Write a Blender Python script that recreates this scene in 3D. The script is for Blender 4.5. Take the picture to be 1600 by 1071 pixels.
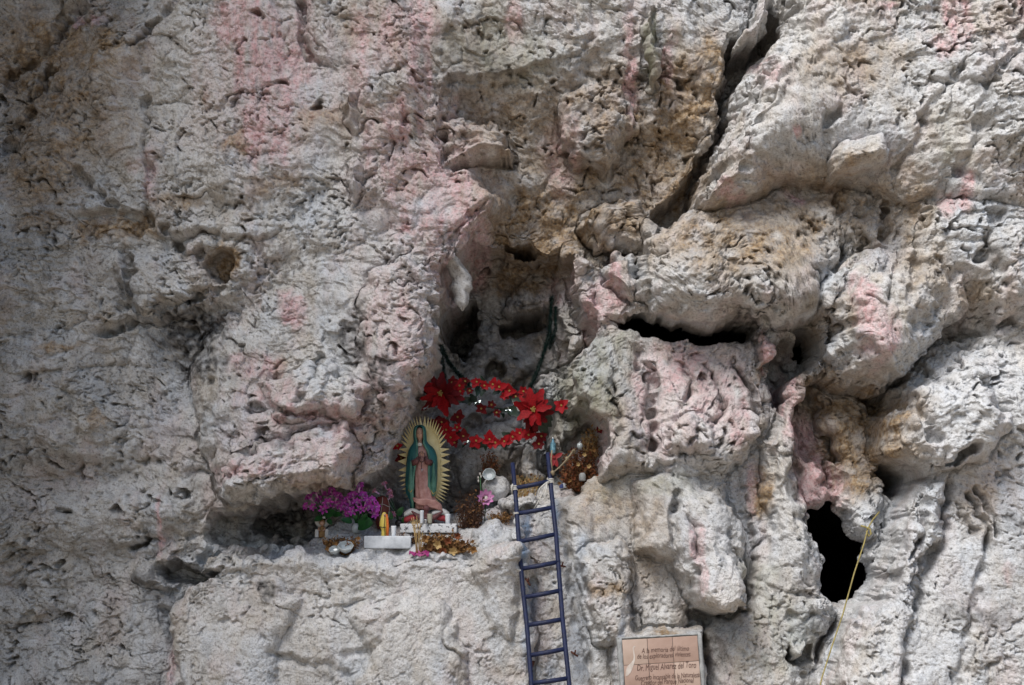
import bpy, bmesh, math, random
import numpy as np
from mathutils import Vector, Matrix

scene = bpy.context.scene
for o in list(bpy.data.objects):
    bpy.data.objects.remove(o, do_unlink=True)
COL = scene.collection
R = math.radians

# ------------------------------------------------------------------ camera
LENS, SENSOR = 63.5, 36.0
PITCH = R(8.0)
CAM = Vector((0.0, -14.0, 1.7))
cam_data = bpy.data.cameras.new('camera')
cam_data.lens = LENS
cam_data.sensor_width = SENSOR
cam_data.clip_start = 0.1
cam_data.clip_end = 3000
cam = bpy.data.objects.new('camera', cam_data)
cam.location = CAM
cam.rotation_euler = (R(90) + PITCH, 0, 0)
COL.objects.link(cam)
scene.camera = cam

# ------------------------------------------------------------------ sky, sun, exposure
SUN_EL, SUN_AZ = R(52), R(-32)      # azimuth measured from behind the camera towards the right
world = bpy.data.worlds.new('World')
scene.world = world
world.use_nodes = True
wn = world.node_tree
bg = wn.nodes['Background']
sky = wn.nodes.new('ShaderNodeTexSky')
sky.sky_type = 'NISHITA'
sky.sun_disc = False
sky.sun_elevation = SUN_EL
sky.sun_rotation = math.pi - SUN_AZ
sky.air_density = 1.0
sky.dust_density = 1.6
sky.ozone_density = 0.6
wn.links.new(sky.outputs[0], bg.inputs[0])
bg.inputs[1].default_value = 0.08
sun_data = bpy.data.lights.new('sun', 'SUN')
sun_data.energy = 2.5
sun_data.angle = R(28)
sun_data.color = (1.0, 0.978, 0.948)
sun = bpy.data.objects.new('sun', sun_data)
sun_dir = Vector((math.sin(SUN_AZ) * math.cos(SUN_EL), -math.cos(SUN_AZ) * math.cos(SUN_EL), math.sin(SUN_EL)))
sun.rotation_euler = sun_dir.to_track_quat('Z', 'Y').to_euler()
sun.location = (6, -12, 12)
COL.objects.link(sun)
vs = scene.view_settings
vs.view_transform = 'Standard'
vs.look = 'None'
vs.exposure = 0.78
vs.gamma = 1.0
vs.use_curve_mapping = False
scene.render.engine = 'CYCLES'
scene.cycles.max_bounces = 8
scene.cycles.diffuse_bounces = 3
scene.cycles.use_denoising = True

# ------------------------------------------------------------------ pixel <-> place
CP, SP = math.cos(PITCH), math.sin(PITCH)
def ray(px, py):
    """direction of the line of sight through a point of the 1600 x 1071 photograph"""
    a = (px - 800.0) / 1600.0 * SENSOR / LENS
    b = -(py - 535.5) / 1600.0 * SENSOR / LENS
    return a, CP - b * SP, SP + b * CP
def at(px, py, depth=0.0):
    """place on that line which stands `depth` metres in front of the wall plane"""
    dx, dy, dz = ray(px, py)
    t = (-depth - CAM.y) / dy
    return Vector((dx * t, -depth, CAM.z + dz * t))
PX = 8.0 / 1600.0           # about one photograph pixel on the wall, metres
ZC = at(800, 535.5, 0).z
def wall(px, py, depth=0.0):
    """the same place as wall coordinates (pixel-sized units, x right, y down)"""
    p = at(px, py, depth)
    return 800.0 + p.x / PX, 535.5 - (p.z - ZC) / PX

# ------------------------------------------------------------------ naming helpers
def tag(o, label=None, category=None, group=None, kind=None):
    if label: o['label'] = label
    if category: o['category'] = category
    if group: o['group'] = group
    if kind: o['kind'] = kind
    return o
# ================================================================== the rock face
rng = np.random.default_rng(7)
PERM = rng.permutation(4096).astype(np.int32)
GRAD = rng.uniform(0, 2 * np.pi, 4096).astype(np.float32)
GXA, GYA = np.cos(GRAD), np.sin(GRAD)
RNDA = rng.uniform(0, 1, 4096).astype(np.float32)
RNDB = rng.uniform(0, 1, 4096).astype(np.float32)
RNDC = rng.uniform(0, 1, 4096).astype(np.float32)
def _hash(ix, iy, seed):
    return PERM[(PERM[(ix + seed * 131) & 4095] + iy) & 4095]
def perlin(x, y, seed=0):
    xi = np.floor(x); yi = np.floor(y)
    fx = (x - xi).astype(np.float32); fy = (y - yi).astype(np.float32)
    ix = xi.astype(np.int32); iy = yi.astype(np.int32)
    u = fx * fx * fx * (fx * (fx * 6 - 15) + 10); v = fy * fy * fy * (fy * (fy * 6 - 15) + 10)
    def g(dx, dy):
        h = _hash(ix + dx, iy + dy, seed)
        return GXA[h] * (fx - dx) + GYA[h] * (fy - dy)
    a = g(0, 0); b = g(1, 0); c = g(0, 1); d = g(1, 1)
    return ((a + (b - a) * u) * (1 - v) + (c + (d - c) * u) * v) * 1.5
def fbm(x, y, octaves=4, seed=0, gain=0.5):
    s = 0; a = 1.0; n = 0
    for k in range(octaves):
        s = s + a * perlin(x, y, seed + k * 7); n += a
        x = x * 2.03 + 13.7; y = y * 2.03 + 5.1; a *= gain
    return s / n * 1.35
def ridged(x, y, octaves=3, seed=0):
    s = 0; a = 1.0; n = 0
    for k in range(octaves):
        s = s + a * (1 - np.abs(perlin(x, y, seed + k * 5)) * 2); n += a
        x = x * 2.1 + 3.3; y = y * 2.1 + 7.7; a *= .5
    return s / n
def worley(x, y, seed=0):
    xi = np.floor(x).astype(np.int32); yi = np.floor(y).astype(np.int32)
    f1 = np.full(x.shape, 9.0, np.float32); f2 = f1.copy(); cid = np.zeros(x.shape, np.float32)
    for dx in (-1, 0, 1):
        for dy in (-1, 0, 1):
            h = _hash(xi + dx, yi + dy, seed)
            d = np.sqrt((xi + dx + RNDA[h] - x) ** 2 + (yi + dy + RNDB[h] - y) ** 2).astype(np.float32)
            near = d < f1
            f2 = np.where(near, f1, np.minimum(f2, d))
            cid = np.where(near, RNDC[h], cid)
            f1 = np.where(near, d, f1)
    return f1, f2, cid

# the same in three dimensions, so the relief runs on round every edge; rows are shared out over threads
from concurrent.futures import ThreadPoolExecutor
def _hash3(ix, iy, iz, seed):
    return PERM[(PERM[(PERM[(ix + seed * 131) & 4095] + iy) & 4095] + iz) & 4095]
GZA = rng.uniform(-1, 1, 4096).astype(np.float32); _r = np.sqrt(1 - GZA ** 2)
G3X, G3Y = GXA * _r, GYA * _r
def perlin3(x, y, z, seed=0):
    xi = np.floor(x); yi = np.floor(y); zi = np.floor(z)
    fx = x - xi; fy = y - yi; fz = z - zi
    ix = xi.astype(np.int32); iy = yi.astype(np.int32); iz = zi.astype(np.int32)
    u = fx * fx * (3 - 2 * fx); v = fy * fy * (3 - 2 * fy); w = fz * fz * (3 - 2 * fz)
    out = 0
    for a in (0, 1):
        ha = PERM[(ix + a + seed * 131) & 4095]; wa = u if a else 1 - u
        for b in (0, 1):
            hb = PERM[(ha + iy + b) & 4095]; wb = wa * (v if b else 1 - v)
            for c in (0, 1):
                h = PERM[(hb + iz + c) & 4095]
                out = out + wb * (w if c else 1 - w) * (G3X[h] * (fx - a) + G3Y[h] * (fy - b) + GZA[h] * (fz - c))
    return out * 1.6
def fbm3(x, y, z, octaves=3, seed=0, gain=.5):
    s = 0; a = 1.0; n = 0
    for k in range(octaves):
        s = s + a * perlin3(x, y, z, seed + k * 7); n += a
        x = x * 2.03 + 13.7; y = y * 2.03 + 5.1; z = z * 2.03 + 9.3; a *= gain
    return s / n * 1.35
def ridged3(x, y, z, octaves=2, seed=0):
    s = 0; a = 1.0; n = 0
    for k in range(octaves):
        s = s + a * (1 - np.abs(perlin3(x, y, z, seed + k * 5)) * 2); n += a
        x = x * 2.1 + 3.3; y = y * 2.1 + 7.7; z = z * 2.1 + 1.9; a *= .5
    return s / n
def worley3(x, y, z, seed=0):
    xi = np.floor(x - .5).astype(np.int32); yi = np.floor(y - .5).astype(np.int32); zi = np.floor(z - .5).astype(np.int32)
    f1 = np.full(x.shape, 9.0, np.float32); cid = np.zeros(x.shape, np.float32)
    for a in (0, 1):
        ha = PERM[(xi + a + seed * 131) & 4095]
        for b in (0, 1):
            hb = PERM[(ha + yi + b) & 4095]
            for c in (0, 1):
                h = PERM[(hb + zi + c) & 4095]
                d = (xi + a + .2 + .6 * RNDA[h] - x) ** 2 + (yi + b + .2 + .6 * RNDB[h] - y) ** 2 + (zi + c + .2 + .6 * GZA[h] * .5 + .3 - z) ** 2
                near = d < f1
                cid = np.where(near, RNDC[h], cid); f1 = np.where(near, d, f1).astype(np.float32)
    return np.sqrt(f1), cid
def sstep(a, b, x):
    t = np.clip((x - a) / (b - a), 0, 1)
    return t * t * (3 - 2 * t)
def blur(a, r0, r1=None):
    """box blur twice along both axes"""
    for _ in range(2):
        for ax, r in ((0, r0), (1, r0 if r1 is None else r1)):
            if r == 0: continue
            p = np.pad(a, [(r + 1, r) if i == ax else (0, 0) for i in (0, 1)], mode='edge')
            c = np.cumsum(p, axis=ax, dtype=np.float64)
            n = a.shape[ax]
            hi = np.take(c, np.arange(2 * r + 1, 2 * r + 1 + n), axis=ax)
            lo = np.take(c, np.arange(0, n), axis=ax)
            a = ((hi - lo) / (2 * r + 1)).astype(np.float32)
    return a

# sheet of wall coordinates: fine where the photograph looks, coarser around it
STEP = 1.27
def axis_line(a, b, far_a, far_b):
    mid = list(np.arange(a, b + .1, STEP))
    s = STEP; x = b; hi = []
    while x < far_b:
        s = min(s * 1.16, 70); x += s; hi.append(x)
    s = STEP; x = a; lo = []
    while x > far_a:
        s = min(s * 1.16, 70); x -= s; lo.append(x)
    return np.array(lo[::-1] + mid + hi, np.float32)
UX = axis_line(-42, 1642, -2600, 3000)
VY = axis_line(-45, 1120, -2400, 1300)
U, V = np.meshgrid(UX, VY)
NV, NU = U.shape

# uneven outlines: every feature below is read at a slightly shifted place
WU = U + 14 * fbm(U / 80, V / 80, 3, 11) + 5.0 * fbm(U / 20, V / 20, 3, 12)
WV = V + 14 * fbm(U / 80, V / 80, 3, 13) + 5.0 * fbm(U / 20, V / 20, 3, 14)

def window(pts, m):
    x0, x1 = pts[:, 0].min() - m, pts[:, 0].max() + m
    y0, y1 = pts[:, 1].min() - m, pts[:, 1].max() + m
    i0, i1 = np.searchsorted(VY, [y0, y1]); j0, j1 = np.searchsorted(UX, [x0, x1])
    return slice(max(i0 - 1, 0), i1 + 1), slice(max(j0 - 1, 0), j1 + 1)
def poly_distance(pts, x, y):
    """signed distance, positive inside"""
    d2 = np.full(x.shape, 1e12, np.float32); inside = np.zeros(x.shape, bool)
    n = len(pts)
    for i in range(n):
        ax, ay = pts[i]; bx, by = pts[(i + 1) % n]
        ex, ey = bx - ax, by - ay
        t = np.clip(((x - ax) * ex + (y - ay) * ey) / (ex * ex + ey * ey + 1e-9), 0, 1)
        d2 = np.minimum(d2, (x - ax - t * ex) ** 2 + (y - ay - t * ey) ** 2)
        c = ((ay > y) != (by > y)) & (x < (bx - ax) * (y - ay) / (by - ay + 1e-9) + ax)
        inside ^= c
    d = np.sqrt(d2)
    return np.where(inside, d, -d)

H = np.zeros(U.shape, np.float32)
def layer(pts, top, bottom, radius, side=0.0, soft=False):
    """a lobe, slab or hollow: outline in photograph pixels, depth at its top and bottom edge, roundness of its rim"""
    p = np.array(pts, np.float32)
    y0, y1 = p[:, 1].min(), p[:, 1].max(); x0, x1 = p[:, 0].min(), p[:, 0].max()
    dep = top + (bottom - top) * (p[:, 1] - y0) / (y1 - y0) + side * ((p[:, 0] - x0) / (x1 - x0) - .5)
    def rim(px, py, d):          # a hollow is outlined by the rock it is cut into
        x, y = wall(px, py, 0)
        h = H[min(max(np.searchsorted(VY, y), 0), NV - 1), min(max(np.searchsorted(UX, x), 0), NU - 1)]
        return max(float(d), float(h))
    q = np.array([wall(px, py, rim(px, py, d)) for (px, py), d in zip(p, dep)], np.float32)
    w = window(q, 16)
    x, y = WU[w], WV[w]
    s = poly_distance(q, x, y)
    t = np.clip(s / radius, 0, 1)
    k = sstep(0, 1, t) if soft else np.sqrt(1 - (1 - t) ** 2)
    qy0, qy1 = q[:, 1].min(), q[:, 1].max(); qx0, qx1 = q[:, 0].min(), q[:, 0].max()
    d = top + (bottom - top) * np.clip((y - qy0) / (qy1 - qy0), 0, 1) + side * (np.clip((x - qx0) / (qx1 - qx0), 0, 1) - .5)
    H[w] = H[w] + (d - H[w]) * k

# --- broad shape
H += 0.12 * fbm(U / 420, V / 420, 3, 21) + 0.08 * fbm(U / 160, V / 160, 2, 22)
# unseen left side and roof, pushed forward beyond the picture to shade it
H += 4.8 * sstep(-60, -820, U) + 6.0 * sstep(-30, -900, V) * (0.04 + 0.96 * sstep(480, -420, U)) + 1.2 * sstep(1750, 2900, U)
# --- left wall
layer([(-300, -300), (240, -300), (285, 0), (215, 70), (130, 160), (75, 330), (-300, 390)], -.45, -.2, 130, soft=True)
layer([(285, -60), (480, -60), (480, 90), (520, 130), (545, 300), (420, 340), (250, 330), (232, 170)], .16, .12, 110, soft=True)
layer([(475, -40), (650, -60), (690, 130), (640, 290), (560, 330), (520, 130), (492, 90)], .1, .2, 60, soft=True)
layer([(110, 345), (190, 330), (235, 340), (215, 372), (150, 378)], -.08, -.06, 12)
layer([(190, 400), (300, 375), (400, 370), (420, 430), (380, 465), (230, 500), (180, 470)], .1, .26, 45)
layer([(330, 398), (362, 398), (374, 420), (368, 436), (340, 440), (326, 420)], -.1, -.12, 9)
layer([(232, 335), (330, 318), (452, 345), (420, 372), (330, 372), (240, 365)], .02, .16, 20)
layer([(-60, 560), (120, 500), (210, 560), (200, 700), (60, 760), (-60, 720)], .02, .16, 80, soft=True)
layer([(30, 760), (200, 720), (330, 760), (300, 860), (120, 880), (20, 840)], .05, .2, 70, soft=True)
# --- brown hollow above the grotto
layer([(690, 140), (1020, 60), (1115, 60), (1115, 240), (1010, 345), (1000, 440), (890, 405), (740, 392), (770, 320), (700, 250)], -.05, -.85, 110)
layer([(690, 185), (735, 178), (790, 200), (798, 226), (742, 222), (700, 232)], .0, .05, 26)
layer([(712, 222), (760, 208), (804, 226), (800, 248), (745, 252), (700, 262)], .02, .07, 24)
layer([(692, 206), (706, 206), (714, 222), (702, 226)], -.3, -.3, 9, soft=True)
layer([(697, 260), (726, 258), (738, 268), (716, 274)], -.25, -.25, 9, soft=True)
layer([(905, 330), (960, 300), (1000, 300), (1010, 345), (1000, 390), (960, 400), (915, 380)], -.15, -.1, 40)
layer([(870, 150), (960, 130), (1000, 200), (950, 260), (890, 250)], -.1, .06, 40)
layer([(800, 300), (850, 300), (880, 350), (860, 400), (790, 395), (770, 350)], -.5, -.6, 40)
# --- deep seam and the slabs on the right
layer([(1178, 5), (1140, 80), (1122, 130), (1112, 205), (1085, 262), (1045, 305), (1005, 345), (1040, 362), (1100, 320), (1160, 200), (1220, 40)], -.75, -.75, 14)
layer([(1300, 260), (1800, 240), (1800, 600), (1520, 520), (1420, 470), (1330, 440)], .55, .8, 90, soft=True)
layer([(1002, 385), (1035, 345), (1100, 308), (1250, 275), (1390, 290), (1345, 400), (1292, 480), (1245, 508), (1192, 496), (1130, 489), (1075, 497), (1030, 476), (1002, 442)], .2, .68, 72)
layer([(1262, -400), (1250, 0), (1190, 62), (1152, 112), (1133, 190), (1096, 286), (1112, 306), (1160, 300), (1215, 276), (1330, 262), (1420, 300), (1800, 340), (1900, -400)], .5, .86, 95)
layer([(1165, 70), (1182, 62), (1215, 0), (1195, -40), (1172, 10), (1150, 80)], .2, .3, 14)
layer([(1480, 60), (1700, 40), (1700, 250), (1560, 260), (1500, 190)], .9, 1.05, 60, soft=True)
layer([(1296, 232), (1330, 205), (1385, 200), (1400, 245), (1345, 262), (1310, 258)], .95, 1.02, 22)
layer([(1345, 300), (1400, 285), (1450, 330), (1430, 390), (1380, 400), (1350, 360)], .35, .5, 18)
# --- lobe left of the grotto
layer([(290, 560), (400, 440), (560, 390), (690, 330), (762, 290), (768, 335), (718, 395), (682, 465), (668, 560), (652, 622), (612, 662), (566, 690), (548, 735), (540, 762), (470, 774), (405, 780), (352, 790), (310, 720)], .04, .52, 85, side=.12)
layer([(560, 420), (690, 390), (682, 470), (668, 560), (650, 618), (600, 640), (565, 560)], .35, .55, 50)
layer([(400, 600), (520, 560), (575, 600), (560, 650), (440, 665)], .42, .6, 45)
layer([(352, 720), (420, 686), (545, 668), (556, 700), (549, 738), (532, 760), (470, 766), (440, 776), (398, 786), (356, 770)], .5, .74, 22)
layer([(565, 690), (612, 664), (632, 650), (618, 690), (596, 740), (552, 765), (549, 738)], .12, .2, 18)
# --- grotto
GROTTO = [(706, 428), (735, 404), (785, 392), (845, 392), (890, 404), (902, 425), (907, 490), (928, 530), (890, 572), (882, 640), (938, 668), (937, 742), (880, 768), (866, 800), (800, 812), (745, 815), (700, 835), (610, 850), (500, 866), (478, 845), (478, 790), (544, 766), (590, 742), (612, 695), (634, 645), (668, 560), (684, 468)]
layer(GROTTO, -1.35, -1.35, 44)
layer([(686, 470), (742, 472), (752, 500), (748, 540), (722, 562), (697, 548), (684, 515)], -2.3, -2.3, 18)
layer([(690, 420), (740, 405), (795, 415), (800, 450), (770, 520), (750, 500), (742, 470), (690, 465)], -1.1, -1.5, 20)
layer([(784, 484), (797, 446), (830, 424), (872, 420), (880, 455), (852, 500), (800, 494)], -1.15, -1.0, 16)
layer([(778, 512), (806, 494), (840, 492), (862, 512), (842, 528), (790, 532)], -1.9, -1.9, 12)
layer([(796, 412), (830, 404), (842, 412), (818, 419), (800, 424)], -1.7, -1.7, 16)
layer([(872, 410), (900, 425), (906, 490), (925, 530), (895, 565), (865, 560), (862, 480)], -1.0, -.75, 16)
layer([(696, 575), (745, 545), (850, 522), (886, 548), (888, 600), (872, 720), (800, 770), (700, 770), (668, 700), (672, 620)], -1.3, -.95, 60)
layer([(776, 566), (792, 572), (790, 590), (765, 600), (762, 585)], -1.5, -1.5, 6)
layer([(712, 680), (760, 660), (812, 655), (822, 700), (790, 740), (720, 760), (700, 720)], -1.0, -.85, 30)
layer([(820, 690), (846, 700), (852, 740), (836, 758), (815, 735)], -.55, -.45, 12)
layer([(838, 600), (860, 575), (895, 575), (905, 625), (885, 645), (850, 630)], -.65, -.4, 16)
layer([(858, 640), (905, 620), (915, 660), (905, 700), (880, 730), (862, 690)], -.6, -.45, 16)
layer([(880, 690), (912, 665), (938, 672), (936, 740), (885, 764)], -.8, -.6, 10)
layer([(840, 745), (900, 758), (880, 790), (820, 800), (760, 802), (800, 770)], -.55, .0, 20)
# low dark hollow left of the shelf
layer([(326, 852), (345, 806), (400, 786), (480, 777), (545, 766), (600, 745), (612, 800), (600, 850), (500, 866), (420, 856), (370, 862)], -.55, -.4, 18)
layer([(398, 826), (430, 806), (480, 796), (560, 780), (600, 800), (600, 838), (478, 842), (410, 846)], -.95, -.8, 10)
# --- ladder slope, drapes, lower middle
layer([(745, 830), (800, 800), (880, 768), (940, 744), (1010, 725), (1080, 860), (1080, 1300), (745, 1300)], .12, .42, 40)
# --- shelf and the block below it
layer([(256, 960), (300, 892), (345, 864), (500, 866), (640, 872), (745, 874), (812, 830), (830, 900), (850, 1300), (250, 1300)], .46, .56, 16)
layer([(455, 870), (470, 846), (520, 822), (620, 800), (740, 800), (790, 798), (812, 822), (748, 878), (640, 880), (500, 874)], -.5, .5, 7)
layer([(735, 830), (770, 812), (808, 812), (815, 840), (790, 865), (750, 872)], .15, .45, 18)
layer([(270, 850), (330, 838), (345, 864), (300, 892), (262, 930), (215, 915), (222, 880)], -.02, .1, 14)
layer([(245, 888), (285, 884), (350, 892), (340, 906), (280, 908), (250, 902)], -.3, -.3, 6)
layer([(200, 848), (235, 834), (240, 846), (205, 858)], -.15, -.15, 6)
layer([(545, 960), (570, 925), (640, 920), (700, 955), (735, 1010), (720, 1140), (520, 1140), (560, 1030)], .6, .68, 40)
layer([(262, 960), (310, 905), (420, 895), (470, 930), (440, 1000), (430, 1140), (262, 1140)], .58, .66, 36)
layer([(740, 880), (805, 850), (815, 930), (800, 1010), (760, 980)], .52, .6, 24)
# --- pillar and pink panel
layer([(884, 582), (930, 532), (972, 506), (1002, 530), (1012, 640), (1008, 725), (942, 748), (937, 700), (932, 668), (905, 640), (884, 640)], -.05, .46, 58)
layer([(990, 550), (1008, 524), (1100, 534), (1190, 532), (1204, 600), (1196, 700), (1130, 745), (1004, 728)], -.05, .46, 75)
layer([(1040, 670), (1100, 645), (1130, 650), (1125, 700), (1070, 705), (1040, 700)], .4, .52, 22)
layer([(898, 440), (916, 416), (958, 424), (990, 468), (972, 500), (930, 528), (905, 502)], -.2, .02, 26)
layer([(945, 400), (985, 395), (1000, 440), (985, 462), (950, 440)], .05, .2, 16)
layer([(926, 528), (958, 502), (986, 482), (1004, 476), (1030, 480), (1075, 499), (1130, 492), (1188, 496), (1200, 530), (1150, 542), (1090, 540), (1010, 530), (960, 518)], -1.3, -1.0, 15, soft=True)
layer([(1188, 496), (1204, 500), (1206, 560), (1190, 565)], .2, .3, 8)
# --- nose and the hollow under it
layer([(1196, 540), (1290, 530), (1345, 590), (1412, 590), (1408, 700), (1388, 770), (1300, 790), (1245, 700), (1205, 630)], -.6, -.3, 30)
layer([(1232, 534), (1272, 524), (1292, 540), (1276, 566), (1238, 566)], -1.3, -1.3, 12)
layer([(1222, 640), (1240, 580), (1275, 566), (1290, 580), (1250, 640), (1240, 720), (1215, 760), (1205, 700)], .1, .35, 14)
layer([(1270, 590), (1330, 585), (1360, 640), (1330, 690), (1280, 670)], -.3, -.15, 26)
layer([(1290, 660), (1370, 640), (1395, 690), (1380, 750), (1320, 740)], -.2, -.05, 26)
layer([(1372, 716), (1402, 700), (1410, 750), (1392, 785), (1374, 775)], -.8, -.8, 8)
layer([(1286, 472), (1306, 412), (1350, 384), (1470, 392), (1530, 470), (1484, 524), (1452, 564), (1406, 594), (1342, 590), (1300, 548)], .7, 1.0, 75)
layer([(1272, 500), (1296, 488), (1310, 520), (1300, 540), (1280, 530)], .3, .4, 10)
# --- right lower mass
layer([(1424, 590), (1484, 528), (1570, 498), (1900, 440), (1900, 1400), (1262, 1400), (1284, 1060), (1332, 960), (1388, 892), (1400, 830), (1446, 742), (1396, 712), (1404, 640)], .55, .98, 95)
layer([(1400, 640), (1440, 596), (1540, 590), (1580, 660), (1560, 720), (1480, 742), (1440, 724), (1402, 700)], .8, .98, 40)
layer([(1440, 745), (1500, 735), (1470, 830), (1420, 930), (1390, 940), (1402, 860)], .75, .85, 26)
layer([(1390, 915), (1425, 890), (1440, 960), (1400, 1080), (1300, 1100), (1330, 980)], .8, 1.0, 26)
layer([(1478, 724), (1498, 704), (1522, 702), (1516, 716), (1496, 732)], .6, .6, 12)
layer([(1570, 488), (1596, 484), (1600, 500), (1575, 506)], .3, .3, 5)
# --- column, droop, hole
layer([(1196, 690), (1236, 690), (1272, 785), (1284, 905), (1352, 938), (1302, 1010), (1280, 1200), (1085, 1200), (1110, 980), (1170, 930), (1196, 850)], .25, .52, 55)
layer([(1290, 720), (1372, 730), (1392, 790), (1368, 856), (1322, 838), (1306, 802)], -.05, .2, 34)
layer([(1150, 735), (1176, 730), (1200, 800), (1206, 860), (1180, 855), (1160, 800)], .0, .05, 10)
layer([(985, 748), (1060, 716), (1140, 750), (1180, 850), (1172, 950), (1130, 966), (1086, 950), (1052, 880), (1000, 862)], .3, .82, 70)
layer([(1085, 880), (1120, 850), (1165, 890), (1170, 945), (1130, 964), (1086, 948)], .75, .86, 26)
layer([(900, 880), (930, 846), (970, 840), (994, 870), (990, 990), (930, 1010), (915, 950)], .42, .55, 22)
layer([(932, 868), (965, 858), (975, 880), (968, 960), (940, 960)], .46, .5, 8)
HOLE = [(1252, 786), (1302, 780), (1324, 806), (1338, 822), (1376, 826), (1394, 864), (1414, 904), (1384, 960), (1328, 956), (1268, 918), (1274, 872), (1252, 836)]
layer(HOLE, -1.2, -1.2, 40, soft=True)
layer([(1228, 1008), (1262, 1002), (1264, 1030), (1240, 1038), (1226, 1028)], .15, .15, 7)
layer([(1232, 1004), (1254, 1000), (1256, 1024), (1240, 1030)], .5, .52, 9)
# drip tongues on the upper wall
layer([(530, 145), (566, 138), (560, 205), (551, 226), (536, 195)], .27, .24, 17, soft=True)
layer([(534, 246), (568, 240), (574, 290), (552, 336), (538, 302)], .29, .26, 17, soft=True)
layer([(1000, 25), (1016, -5), (1040, 112), (1018, 140), (1004, 100)], .12, .08, 16, soft=True)
# --- which hollows are open behind
OPEN = np.full(U.shape, -9, np.float32)
def opening(pts, rim_depth, cut):
    q = np.array([wall(px, py, rim_depth) for px, py in pts], np.float32)
    w = window(q, 10)
    OPEN[w] = np.where(poly_distance(q, WU[w], WV[w]) > -3, cut, OPEN[w])
opening(HOLE, .3, -.2)
opening([(926, 528), (958, 502), (986, 482), (1004, 476), (1030, 480), (1075, 499), (1130, 492), (1188, 498), (1198, 520), (1090, 526), (1000, 520), (960, 512)], .2, -.3)
opening([(1225, 526), (1280, 520), (1296, 540), (1280, 570), (1232, 570)], 0, -.6)
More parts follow.
